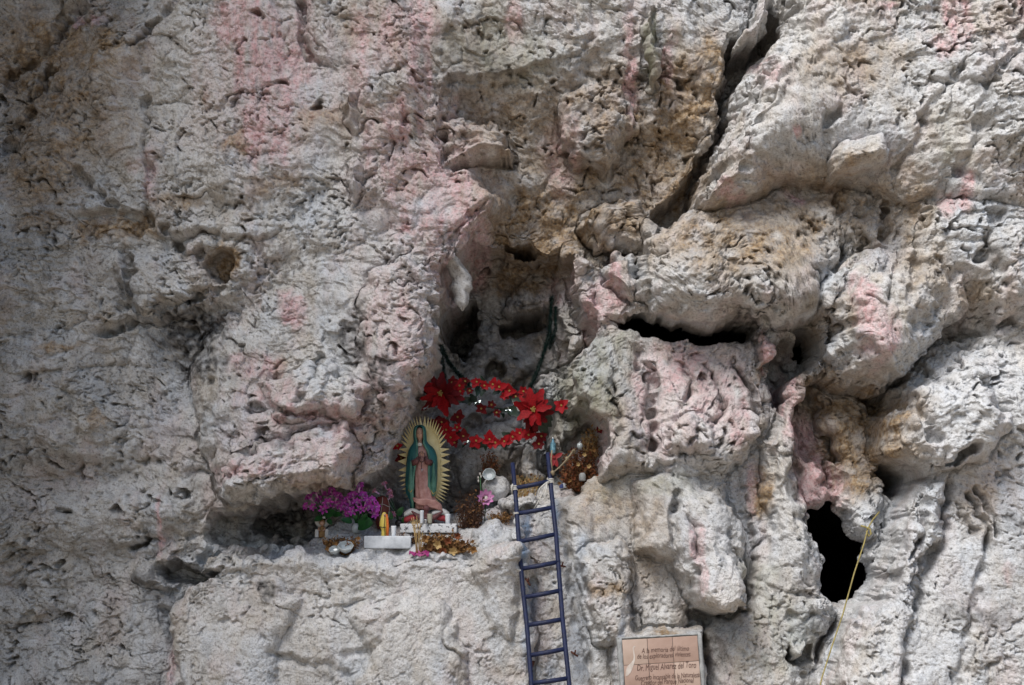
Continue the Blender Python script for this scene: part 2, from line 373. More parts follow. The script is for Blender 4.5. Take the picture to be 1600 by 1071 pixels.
# --- seams
def seam(pts, depth, width, at_depth=0.2):
    q = np.array([wall(px, py, at_depth) for px, py in pts], np.float32)
    w = window(q, width * 4 + 12); x, y = WU[w], WV[w]
    d = np.full(x.shape, 1e9, np.float32)
    for (ax, ay), (bx, by) in zip(q[:-1], q[1:]):
        ex, ey = bx - ax, by - ay
        t = np.clip(((x - ax) * ex + (y - ay) * ey) / (ex * ex + ey * ey + 1e-9), 0, 1)
        d = np.minimum(d, np.hypot(x - ax - t * ex, y - ay - t * ey))
    v = .55 + .9 * np.clip(perlin(x / 23, y / 23, 88) + .3, -.4, 1)
    H[w] -= depth * v * np.exp(-(d / (width * (.6 + .5 * v))) ** 2)
for s in [
    ([(470, 0), (474, 60), (486, 95), (518, 118)], .12, 4, .1), ([(232, 150), (234, 230), (232, 345)], .08, 3, .1),
    ([(285, 0), (250, 40), (215, 75)], .1, 5, 0), ([(150, 525), (215, 500), (300, 468), (360, 450)], .14, 6, .1),
    ([(200, 400), (215, 440), (190, 480)], .14, 5, .1), ([(245, 350), (300, 402), (322, 398)], .12, 4, .1),
    ([(130, 270), (180, 330)], .1, 5, 0), ([(395, 640), (470, 655), (520, 660)], .12, 4, .45),
    ([(562, 660), (520, 668), (430, 690)], .08, 4, .5), ([(500, 560), (496, 600), (470, 640)], .08, 4, .4),
    ([(1240, 130), (1180, 200), (1160, 260)], .06, 5, .7), ([(1330, 60), (1260, 100), (1220, 130)], .05, 5, .7),
    ([(1500, 90), (1440, 200), (1360, 330)], .08, 5, .8), ([(1600, 60), (1540, 130), (1530, 220), (1500, 270)], .1, 6, .9),
    ([(1300, 250), (1290, 200), (1310, 180)], .1, 5, .8), ([(1320, 300), (1340, 350), (1325, 400), (1290, 440)], .12, 6, .6),
    ([(1010, 540), (1015, 600), (1012, 700)], .14, 4, .3), ([(960, 560), (965, 640), (950, 720)], .08, 3, .3),
    ([(1060, 560), (1080, 590), (1075, 640)], .08, 3, .3), ([(1110, 560), (1125, 620), (1128, 650)], .1, 3, .3),
    ([(1150, 560), (1180, 620), (1190, 680)], .12, 4, .3), ([(880, 800), (900, 840), (890, 900), (905, 980), (925, 1070)], .06, 4, .4),
    ([(905, 880), (920, 940), (930, 1010)], .08, 3, .5), ([(985, 880), (990, 960)], .1, 3, .5),
    ([(1060, 770), (1050, 830), (1060, 860)], .1, 4, .6), ([(1085, 800), (1095, 870), (1085, 930)], .08, 3, .75),
    ([(1150, 830), (1170, 880), (1160, 930)], .08, 4, .75), ([(1085, 955), (1130, 970), (1175, 950)], .14, 5, .6),
    ([(250, 960), (258, 1010), (300, 1071)], .12, 5, .3), ([(430, 1030), (520, 1040), (560, 1071)], .06, 4, .5),
    ([(540, 945), (570, 930), (600, 935)], .05, 3, .5), ([(700, 1000), (735, 1030)], .05, 3, .5), ([(620, 960), (590, 1000), (540, 1030)], .04, 4, .5),
    ([(1245, 700), (1260, 760), (1262, 800)], .1, 4, .4), ([(1190, 900), (1230, 930), (1290, 940)], .06, 4, .4),
    ([(1290, 960), (1260, 975), (1230, 965)], .07, 3, .45), ([(1450, 760), (1440, 830), (1400, 920)], .14, 5, .8),
    ([(1500, 760), (1470, 850), (1430, 960), (1400, 1071)], .1, 5, .9), ([(1560, 850), (1520, 960), (1500, 1071)], .06, 5, .95),
    ([(1530, 770), (1545, 820), (1550, 860)], .16, 3, .95), ([(1545, 765), (1560, 800), (1562, 830)], .14, 3, .95), ([(1512, 790), (1525, 830)], .12, 3, .95),
    ([(1480, 560), (1450, 600), (1420, 640)], .1, 6, .8), ([(1440, 600), (1450, 660), (1480, 740)], .1, 6, .9),
    ([(1490, 420), (1480, 470), (1440, 510)], .1, 7, .8), ([(1560, 330), (1540, 400), (1570, 440)], .1, 6, .85),
    ([(1400, 300), (1380, 420)], .1, 5, .8), ([(1420, 330), (1390, 470)], .07, 4, .9), ([(1445, 340), (1430, 470)], .07, 4, .9),
    ([(640, 180), (690, 210), (700, 260)], .08, 4, .2), ([(760, 310), (700, 380), (690, 430)], .07, 4, .3),
    ([(930, 440), (940, 500)], .06, 3, 0), ([(800, 600), (760, 640), (700, 660)], .1, 6, -.5), ([(840, 560), (800, 600)], .12, 6, -.5),
    ([(0, 130), (60, 100), (130, 20)], .15, 10, -.3), ([(20, 250), (60, 180), (90, 120)], .15, 8, -.3),
]:
    seam(*s)

shelf = np.zeros(U.shape, np.float32)
def soft_mask(pts, depth, edge=30):
    q = np.array([wall(px, py, depth) for px, py in pts], np.float32)
    w = window(q, edge); m = np.zeros(U.shape, np.float32)
    m[w] = sstep(-edge, edge, poly_distance(q, WU[w], WV[w]))
    return m
layer([(956, 984), (1104, 977), (1104, 1140), (954, 1140)], .5, .5, 8)
flat = soft_mask([(956, 984), (1104, 977), (1104, 1140), (954, 1140)], .5, 8)
shelf = soft_mask([(470, 846), (620, 800), (790, 798), (812, 822), (748, 878), (500, 874)], .1, 14)
smooth_zone = np.maximum.reduce([
    soft_mask([(260, 900), (500, 880), (745, 880), (850, 900), (850, 1200), (250, 1200)], .5, 40) * .75,
    soft_mask([(850, 760), (1000, 730), (1200, 760), (1300, 1000), (1300, 1200), (850, 1200)], .5, 50) * .6,
    soft_mask([(1180, 60), (1420, 30), (1420, 270), (1130, 290)], .7, 40) * .45,
    soft_mask([(1450, 740), (1700, 700), (1700, 1200), (1420, 1200)], .9, 50) * .55, shelf * .8])
flow = np.maximum.reduce([                              # drip-stone, grooved downwards
    soft_mask([(860, 560), (1010, 510), (1200, 540), (1290, 700), (1250, 800), (1180, 960), (1000, 960), (1000, 1100), (870, 1100), (880, 770)], .35, 30),
    soft_mask([(1290, 380), (1460, 380), (1480, 560), (1340, 580)], .85, 30) * .8,
    soft_mask([(1450, 740), (1600, 700), (1600, 1000), (1320, 1071)], .9, 40) * .5,
    soft_mask([(340, -50), (560, -50), (540, 260), (380, 250)], .15, 30) * .6])
# --- colour masks: stains with their own outlines, and some painted shade
MU = U + 14 * fbm(U / 40, V / 60, 4, 101, .6); MV = V + 18 * fbm(U / 30, V / 45, 4, 102, .6)
def stains(lst, soft=.45):
    m = np.zeros(U.shape, np.float32)
    for cx, cy, rx, ry, k in lst:
        x, y = wall(cx, cy, .25)
        q = np.array([(x - rx * 1.6 - 20, y - ry * 1.6 - 20), (x + rx * 1.6 + 20, y + ry * 1.6 + 20)], np.float32)
        w = window(q, 4)
        d = np.hypot((MU[w] - x) / rx, (MV[w] - y) / ry)
        m[w] = np.maximum(m[w], k * sstep(1 + soft, 1 - soft, d))
    return m
pink = stains([(350, 30, 20, 50, .7), (440, 150, 20, 110, .8), (560, 110, 30, 60, .5), (690, 250, 40, 60, .6), (660, 350, 60, 40, .6), (740, 360, 24, 50, .8), (540, 660, 70, 20, .6), (430, 620, 50, 20, .5), (880, 420, 30, 30, .5), (1000, 600, 14, 60, .5), (1150, 640, 20, 60, .6), (1240, 640, 16, 70, .7), (1300, 760, 30, 30, .8), (380, 30, 34, 60, .8), (415, 95, 55, 90, .8), (400, 190, 22, 70, .9), (432, 200, 30, 60, .7), (470, 60, 25, 80, .6), (600, 60, 60, 60, .45), (655, 60, 25, 120, .7), (630, 190, 36, 40, .8), (640, 280, 60, 60, .5), (715, 320, 40, 70, .8), (690, 400, 26, 60, .5),
    (805, 20, 16, 40, .6), (988, 90, 10, 80, 1), (1048, 80, 8, 40, .8), (455, 485, 20, 26, .8), (400, 575, 40, 24, .7), (470, 655, 46, 12, .9), (520, 700, 90, 40, .4), (400, 742, 60, 16, .6), (248, 815, 6, 46, 1), (275, 1040, 12, 40, .6), (310, 130, 20, 20, .2), (420, 120, 110, 140, .3), (650, 250, 110, 120, .3), (620, 520, 60, 120, .35), (1080, 610, 110, 90, .3), (480, 700, 120, 60, .3),
    (640, 540, 30, 80, .5), (600, 620, 50, 40, .4), (945, 470, 34, 44, .7), (960, 440, 10, 50, .8), (1060, 570, 50, 44, .7), (1110, 620, 60, 50, .5), (1020, 680, 30, 30, .4), (1190, 545, 12, 30, .7), (1330, 500, 16, 50, .8), (1350, 540, 24, 40, .7), (1260, 680, 30, 50, .8), (1285, 740, 40, 36, .8),
    (1270, 770, 20, 24, 1), (1465, 60, 18, 50, .8), (1450, 110, 26, 20, .6), (1570, 40, 16, 40, .6), (1480, 325, 14, 26, .8), (1455, 340, 10, 24, .7), (1365, 36, 12, 10, .9), (1130, 315, 26, 14, .7), (1240, 310, 14, 12, .7), (1225, 240, 8, 8, .8), (930, 690, 30, 40, .4), (1180, 760, 10, 40, .7), (1085, 880, 8, 50, .5), (1075, 850, 6, 20, .7), (1540, 900, 10, 16, .4),
    (700, 160, 20, 20, .3), (880, 220, 30, 60, .4), (500, 120, 16, 60, .3), (580, 230, 12, 70, .4), (1190, 130, 12, 40, .5), (215, 255, 20, 14, .3), (230, 275, 12, 40, .5), (105, 5, 12, 16, .9), (135, 10, 10, 12, .9)])
tan = stains([(760, 300, 60, 60, .6), (830, 390, 90, 30, .9), (960, 340, 60, 60, .7), (120, 60, 90, 60, .8), (60, 260, 60, 60, .6), (160, 200, 60, 50, .4), (1110, 120, 30, 90, .8), (1420, 440, 40, 50, .4), (560, 180, 40, 30, .5), (690, 40, 60, 30, .4), (1300, 500, 30, 30, .5), (860, 330, 110, 80, .9), (930, 200, 170, 120, .6), (1065, 190, 50, 130, .9), (800, 180, 120, 60, .6), (740, 110, 90, 60, .35), (180, 352, 76, 20, .9), (350, 410, 24, 26, 1), (370, 225, 26, 20, 1), (315, 145, 10, 12, .9), (90, 150, 70, 120, .6), (30, 60, 70, 90, .7), (20, 200, 30, 80, .6), (500, 180, 30, 16, .8), (560, 40, 40, 40, .5), (640, 280, 40, 30, .5), (435, 290, 30, 14, .8),
    (1150, 380, 130, 70, .7), (1260, 330, 90, 60, .7), (1010, 260, 60, 60, .7), (1380, 340, 60, 60, .6), (1300, 140, 70, 40, .45), (1350, 20, 60, 20, .4), (1330, 720, 70, 60, .9), (1350, 650, 60, 50, .9), (1290, 620, 50, 40, .7), (1190, 770, 16, 40, .9), (1185, 580, 8, 24, .9), (930, 780, 36, 50, .6), (975, 800, 14, 30, .5), (1010, 850, 40, 90, .4), (780, 720, 40, 40, .5), (800, 560, 40, 24, .6), (1040, 1000, 40, 20, .5), (1030, 985, 20, 8, .9), (945, 920, 30, 10, .8), (440, 575, 20, 14, .7), (500, 760, 70, 10, .5), (1500, 470, 30, 20, .5), (1400, 480, 20, 40, .4), (1500, 790, 30, 50, .35), (85, 545, 34, 10, .8), (155, 655, 20, 10, .7), (620, 60, 40, 60, .4), (840, 460, 20, 60, .4), (60, 340, 40, 14, .5), (270, 310, 40, 16, .7)])
soot_shade = stains([(720, 505, 40, 45, .8), (790, 470, 90, 80, .35), (770, 600, 110, 100, .3), (300, 515, 54, 38, .95), (310, 570, 46, 18, .9), (550, 540, 22, 36, .8), (600, 590, 22, 32, .75), (560, 500, 12, 30, .6), (430, 815, 60, 26, .8), (370, 820, 20, 24, .5), (1168, 512, 22, 26, .95), (255, 520, 24, 16, .6), (425, 925, 14, 20, .8), (585, 645, 16, 14, .7), (1585, 860, 18, 30, .7), (1560, 820, 24, 14, .6), (1480, 960, 50, 14, .5), (700, 100, 60, 60, .35), (1520, 420, 20, 24, .5), (1100, 990, 40, 24, .25), (225, 905, 30, 10, .4), (760, 95, 40, 16, .5), (440, 700, 40, 10, .5), (640, 50, 30, 24, .3), (1000, 690, 20, 14, .5), (270, 680, 30, 10, .4)])  # soot patches; the leading entries paint shade into the grotto's colour
green = stains([(1020, 70, 10, 60, 1), (920, 620, 60, 70, .7), (960, 560, 40, 50, .6), (900, 690, 30, 40, .4), (1210, 990, 60, 60, .4), (1180, 900, 30, 30, .5), (1010, 760, 80, 20, .4), (1440, 250, 30, 40, .3), (760, 60, 60, 50, .5), (820, 80, 60, 40, .4)])
blue = stains([(818, 830, 7, 24, .8), (812, 870, 5, 16, .9), (868, 800, 6, 24, .9), (872, 840, 4, 16, .7), (830, 950, 9, 30, .5), (822, 1010, 10, 30, .4), (905, 900, 8, 60, .25), (905, 1010, 14, 60, .3), (858, 1050, 10, 20, .3), (968, 1010, 6, 50, .4)], .6)
white = stains([(290, 130, 60, 130, .9), (320, 220, 60, 80, .5), (600, 940, 160, 90, .8), (420, 980, 120, 80, .5), (1130, 900, 60, 70, .7), (460, 740, 90, 40, .6), (520, 600, 90, 60, .5), (600, 480, 70, 90, .5), (1250, 70, 80, 70, .4), (1200, 180, 60, 60, .5), (1480, 200, 80, 60, .5), (1450, 640, 100, 90, .6), (1540, 560, 60, 60, .5), (940, 800, 10, 40, .7), (1000, 800, 6, 60, .6), (1400, 980, 60, 80, .5), (1230, 760, 30, 80, .5), (1050, 410, 40, 60, .5), (480, 30, 30, 20, .3), (740, 230, 50, 20, .7), (620, 400, 60, 50, .4), (1080, 660, 50, 50, .5), (900, 300, 20, 16, .5), (560, 300, 60, 80, .4)])
bluegrey = stains([(1480, 640, 120, 100, .7), (1400, 900, 90, 160, .7), (1560, 900, 90, 160, .5), (560, 870, 160, 14, .8), (780, 830, 40, 20, .8), (1250, 900, 60, 60, .3), (180, 680, 30, 60, .4), (230, 960, 40, 60, .4), (1090, 850, 50, 70, .5), (560, 330, 60, 50, .4), (480, 330, 60, 40, .4), (1320, 230, 60, 30, .5), (1500, 180, 90, 80, .4)])

# --- draw the sheet's lines together on steep faces, so undersides and hollow walls carry detail too
def lookup(a, ii, jj):
    i0 = np.clip(np.floor(ii).astype(np.int32), 0, NV - 2); j0 = np.clip(np.floor(jj).astype(np.int32), 0, NU - 2)
    fi = (ii - i0).astype(np.float32); fj = (jj - j0).astype(np.float32)
    return (a[i0, j0] * (1 - fi) + a[i0 + 1, j0] * fi) * (1 - fj) + (a[i0, j0 + 1] * (1 - fi) + a[i0 + 1, j0 + 1] * fi) * fj
inside_view = (sstep(-60, -20, U) * sstep(1660, 1620, U) * sstep(-60, -20, V) * sstep(1130, 1100, V)).astype(np.float32)
Hs = blur(H, 2) / PX
gv = np.gradient(Hs, axis=0) / np.gradient(VY)[:, None]
gu = np.gradient(Hs, axis=1) / np.gradient(UX)[None, :]
wv_ = blur(np.sqrt(1 + (np.clip(np.abs(gv), 0, 4.5) * .75 * inside_view) ** 2).astype(np.float32), 5, 22)
wu_ = blur(np.sqrt(1 + (np.clip(np.abs(gu), 0, 6) * .75 * inside_view) ** 2).astype(np.float32), 22, 5)
II = np.zeros((NV, NU), np.float32); ar = np.arange(NV)
for j in range(NU):
    c = np.cumsum(wv_[:, j]); c -= c[0]
    II[:, j] = np.interp(np.linspace(0, c[-1], NV), c, ar)
wu2 = lookup(wu_, II, np.broadcast_to(np.arange(NU, dtype=np.float32), II.shape))
JJ = np.zeros((NV, NU), np.float32); ar = np.arange(NU)
for i in range(NV):
    c = np.cumsum(wu2[i]); c -= c[0]
    JJ[i] = np.interp(np.linspace(0, c[-1], NU), c, ar)
II = lookup(II, np.broadcast_to(np.arange(NV, dtype=np.float32)[:, None], II.shape), JJ)
H0 = H
H, flat, shelf, smooth_zone, flow, pink, tan, soot_shade, green, blue, white, bluegrey = [lookup(a, II, JJ) for a in (H, flat, shelf, smooth_zone, flow, pink, tan, soot_shade, green, blue, white, bluegrey)]
nx_, nz_ = -lookup(gu.astype(np.float32), II, JJ), -lookup(gv.astype(np.float32), II, JJ)   # outward slope of the broad shape
U = lookup(np.broadcast_to(UX[None, :], H.shape), II, JJ); V = lookup(np.broadcast_to(VY[:, None], H.shape), II, JJ)
U0, V0 = U, V

W = (blur(H, 1) / PX).astype(np.float32)
gap_ = np.maximum(np.hypot(np.gradient(W, axis=0), np.gradient(V, axis=0)), np.hypot(np.gradient(W, axis=1), np.gradient(U, axis=1))).astype(np.float32)
gap_ = blur(gap_, 2)                               # how far apart the sheet's points lie: finer relief than that is left out

# --- relief that gets finer and finer
def relief(U, V, W, smooth_zone, flow, shelf, gap):
    k1 = np.clip(2.6 / gap, 0, 1) ** 1.5; k2 = np.clip(5.0 / gap, 0, 1) ** 1.5; k3 = np.clip(12 / gap, 0, 1) ** 1.5
    A = (1 - smooth_zone)
    patch = sstep(-.35, .45, fbm(U / 210, V / 210, 2, 31))
    patch2 = sstep(-.2, .5, fbm3(U / 110, V / 110, W / 110, 2, 63))
    q1 = 15 * fbm3(U / 55, V / 55, W / 55, 3, 41); q2 = 15 * fbm3(U / 55, V / 55, W / 55, 3, 42)
    x = U + q1; y = V + q2; z = W + .6 * (q1 - q2)
    def lumps(x, y, z, s, seed):
        f1, c = worley3(x / s, y / s, z / s, seed)
        return np.sqrt(np.clip(1 - f1 * f1 * 1.1, 0, 1)) + .35 * (c - .5)
    D = A * (1 - flow) * (.13 * lumps(x, y * 1.15, z, 66, 51) * (.5 + .6 * patch) + .06 * lumps(x + 5, y * 1.2, z, 29, 52) * (.35 + .8 * patch) * k3 + .013 * k2 * lumps(x, y * 1.1, z, 13, 53))
    fx = U + q1 * .7; fy = V * .34 + q2 * .4
    D += flow * (.5 + .5 * A) * (.075 * lumps(fx, fy, W, 34, 54) + .034 * k2 * lumps(fx, fy, W, 15, 55) + .008 * k1 * lumps(fx, fy, W, 7, 56))
    fine = .15 + 1.25 * sstep(-.35, .5, fbm3(U / 130, V / 130, W / 130, 3, 64))
    rid = ridged3(x / 48, y / 40, z / 48, 3, 61)
    D -= (.2 + .8 * A) * .10 * k3 * sstep(.76, .97, rid) * (.1 + 1.1 * patch2)
    rid = ridged3(x / 21, y / 17, z / 21, 2, 65)
    p3 = sstep(-.15, .35, fbm3(U / 70, V / 70, W / 70, 2, 66))
    D -= (.25 + .75 * A) * .055 * sstep(.78, .98, rid) * p3 * fine * k2
    # chips: each little facet stands a bit prouder or deeper than the next, with a jagged edge
    j1 = 5 * fbm3(U / 10, V / 10, W / 10, 2, 131); j2 = 5 * fbm3(U / 10, V / 10, W / 10, 2, 132)
    jx = x + j1; jy = y + j2; jz = z + j1 - j2
    f1, c = worley3(jx / 27, jy * 1.2 / 27, jz / 27, 133)
    D += (.25 + .75 * A) * (1 - .6 * flow) * k2 * .05 * (c - .5) * (.3 + .7 * patch2)
    f1, c = worley3(jx / 11, jy * 1.2 / 11, jz / 11, 134)
    D += (.3 + .7 * A) * k1 * .018 * (c - .5) * fine
    # flakes: little steps with a sharp lip
    n = fbm3(x / 34, y / 26, z / 34, 4, 71, .58) * 4.5
    fl = np.floor(n)
    D += (.15 + .85 * A) * (1 - .7 * flow) * .011 * fine * k2 * (fl + sstep(.0, .13, n - fl)) * (.1 + sstep(-.3, .4, fbm3(U / 100, V / 100, W / 100, 2, 72)))
    n = fbm3(x / 12, y / 9, z / 12, 2, 73, .5) * 3
    fl = np.floor(n)
    D += (.3 + .7 * A) * .003 * k1 * (fl + sstep(.0, .2, n - fl))
    # pits
    f1, c = worley3(jx / 19, jy * 1.3 / 19, jz / 19, 81)
    D -= (.3 + .7 * A) * .07 * k2 * (c > .95) * sstep(.34, .08, f1)
    f1, c = worley3(x / 8, y / 8, z / 8, 82)
    D -= .014 * k1 * (c > .8) * sstep(.36, .16, f1) * (.02 + patch2)
    f1, c = worley3(jx / 46, jy * 1.3 / 46, jz / 46, 84)
    D -= A * .16 * k3 * (c > .95) * sstep(.30, .06, f1)
    D += .005 * k1 * fbm3(U / 8, V / 8, W / 8, 3, 85) + .0012 * k1 * perlin3(U / 3.2, V / 3.2, W / 3.2, 86)
    D *= (1 - .3 * shelf)
    # lichen marks and stain breakup
    ln = ridged3(x / 17, y / 13, z / 17, 2, 121)
    mott = sstep(.80, .96, ln) * sstep(-.25, .35, fbm3(U / 60, V / 60, W / 60, 2, 122))
    D -= .016 * k2 * (.35 + .65 * A) * sstep(.78, .97, ln) * sstep(-.4, .3, fbm3(U / 90, V / 90, W / 90, 2, 125))
    ln2 = sstep(.2, .55, fbm3(x / 9, y / 7, z / 9, 2, 123)) * sstep(-.1, .4, fbm3(U / 75, V / 75, W / 75, 2, 124))
    return (D, np.maximum(mott, .7 * ln2), fbm3(U / 13, V / 95, W / 13, 2, 111), fbm3(U / 26, V / 26, W / 26, 3, 112, .6), fbm3(U / 9, V / 9, W / 9, 2, 114))
args = [a.astype(np.float32) for a in (U, V, W, smooth_zone, flow, shelf, gap_)]
cuts = np.array_split(np.arange(NV), 24)
with ThreadPoolExecutor(4) as ex:
    res = list(ex.map(lambda r: relief(*[a[r[0]:r[-1] + 1] for a in args]), cuts))
D, mott, streak, blot, speckle = [np.concatenate([r[k] for r in res]).astype(np.float32) for k in range(5)]
D = D * (1 - .85 * flat) + .05 * flat
U, V = U0, V0
D *= sstep(-500, -60, V)
nl = np.sqrt(1 + nx_ ** 2 + nz_ ** 2)
inner = sstep(-200, -20, U) * sstep(1800, 1620, U) * sstep(-200, -20, V)
side_push = np.clip(blur(D, 1) - blur(D, 14), -.05, .05) * inner
lean = sstep(.25, 1.2, np.sqrt(nx_ ** 2 + nz_ ** 2))
# lumps hang a little: what stands out is also drawn downwards
rel = np.clip(D - blur(D, 9), -.10, .16)
drop = blur(rel, 1) * 0.4 * inner * (1 - lean)
XX = (U - 800) * PX + side_push * nx_ / nl * lean
ZZ = ZC - (V - 535.5) * PX - side_push * nz_ / nl * lean - drop
YY = -(H + D * (1 - lean * .5 + lean * .5 / nl))
wide = fbm(U / 150, V / 150, 3, 113)
pink = np.clip(pink * (.75 + .7 * streak + .5 * blot), 0, 1)
tan = np.clip(tan * (.85 + .9 * blot), 0, 1)
soot_shade = np.clip(soot_shade * (.85 + 1.2 * speckle + .4 * blot), 0, 1)
green = np.clip(green * (.8 + .6 * streak), 0, 1)
white = np.clip(white * (.9 + .6 * blot), 0, 1)
# lichen mottling: small curly marks, thick on the left wall
left_w = .5 + .5 * sstep(700, 250, U)
mott = np.clip(mott * left_w, 0, 1)
mott *= (1 - .6 * white)
lichen_shade = sstep(400, 0, U + 60 * wide) * (.6 + .5 * blot)          # lichen grey, plus painted shade darkening the left side
lichen_shade = np.clip(lichen_shade, 0, 1)

me = bpy.data.meshes.new('cliff')
nv = NU * NV
CO = np.stack([XX, YY, ZZ], -1).astype(np.float32).reshape(-1, 3)
idx = np.arange(nv, dtype=np.int32).reshape(NV, NU)
quads = np.stack([idx[:-1, :-1], idx[1:, :-1], idx[1:, 1:], idx[:-1, 1:]], -1).reshape(-1, 4)
# the deepest holes open into the dark inside of the rock
open_ = H < lookup(OPEN, II, JJ)
keep = ~(open_[:-1, :-1] & open_[1:, 1:]).ravel()
quads = quads[keep]
# the sheet's border runs back into the hill and is closed there
ring = np.concatenate([idx[0, :], idx[1:, -1], idx[-1, -2::-1], idx[-2:0:-1, 0]])
back = CO[ring].copy(); back[:, 1] = 16.0
nb = len(ring)
bi = np.arange(nv, nv + nb, dtype=np.int32)
skirt = np.stack([ring, np.roll(ring, -1), np.roll(bi, -1), bi], -1)
ctr = nv + nb
cap = np.stack([bi, np.roll(bi, -1), np.full(nb, ctr, np.int32)], -1)
CO = np.concatenate([CO, back, [[0, 16, 5]]]).astype(np.float32)
nall = len(CO)
me.vertices.add(nall)
me.vertices.foreach_set('co', CO.ravel())
quads = np.concatenate([quads, skirt])
nq, nt_ = len(quads), len(cap)
me.loops.add(nq * 4 + nt_ * 3); me.polygons.add(nq + nt_)
me.loops.foreach_set('vertex_index', np.concatenate([quads.ravel(), cap.ravel()]).astype(np.int32))
me.polygons.foreach_set('loop_start', np.concatenate([np.arange(0, nq * 4, 4), nq * 4 + np.arange(0, nt_ * 3, 3)]).astype(np.int32))
nf = nq + nt_
me.polygons.foreach_set('use_smooth', np.ones(nf, bool))
me.update(calc_edges=True)
def put(name, *chan):
    a = me.attributes.new(name, 'FLOAT_COLOR', 'POINT')
    d = np.zeros((nall, 4), np.float32)
    for i, c in enumerate(chan): d[:nv, i] = c.ravel()
    a.data.foreach_set('color', d.ravel())
put('stain_shade_a', pink, tan, soot_shade)
put('stain_b', green, blue, white)
put('stain_shade_c', mott, bluegrey, lichen_shade)

def nodes_of(name):
    m = bpy.data.materials.new(name); m.use_nodes = True
    nt = m.node_tree
    return m, nt, nt.nodes['Principled BSDF']
def mix_rgb(nt, fac, a, b):
    n = nt.nodes.new('ShaderNodeMix'); n.data_type = 'RGBA'
    for sock, val in ((n.inputs['Factor'], fac), (n.inputs['A'], a), (n.inputs['B'], b)):
        if hasattr(val, 'links'): nt.links.new(val, sock)
        else: sock.default_value = val if not isinstance(val, tuple) else (*val, 1)
    return n.outputs['Result']
# Mix nodes have several sockets called A and B: pick the colour ones
def mix_rgb(nt, fac, a, b, blend='MIX'):
    n = nt.nodes.new('ShaderNodeMix'); n.data_type = 'RGBA'; n.blend_type = blend
    for sock, val in ((n.inputs[0], fac), (n.inputs[6], a), (n.inputs[7], b)):
        if hasattr(val, 'is_output'): nt.links.new(val, sock)
        elif isinstance(val, tuple): sock.default_value = (*val, 1)
        else: sock.default_value = val
    return n.outputs[2]
def math_n(nt, op, a, b=0.0, clamp=False):
    n = nt.nodes.new('ShaderNodeMath'); n.operation = op; n.use_clamp = clamp
    for i, v in enumerate((a, b)):
        if hasattr(v, 'is_output'): nt.links.new(v, n.inputs[i])
        else: n.inputs[i].default_value = v
    return n.outputs[0]
def noise_n(nt, scale, detail=5, rough=.6, vec=None, dist=0.0):
    n = nt.nodes.new('ShaderNodeTexNoise'); n.inputs['Scale'].default_value = scale
    n.inputs['Detail'].default_value = detail; n.inputs['Roughness'].default_value = rough
    n.inputs['Distortion'].default_value = dist
    if vec is not None: nt.links.new(vec, n.inputs['Vector'])
    return n.outputs['Fac']
def ramp_n(nt, fac, stops):
    n = nt.nodes.new('ShaderNodeValToRGB'); e = n.color_ramp.elements
    while len(e) < len(stops): e.new(.5)
    for el, (p, c) in zip(e, stops):
        el.position = p; el.color = (*c, 1) if len(c) == 3 else c
    nt.links.new(fac, n.inputs[0])
    return n.outputs[0]

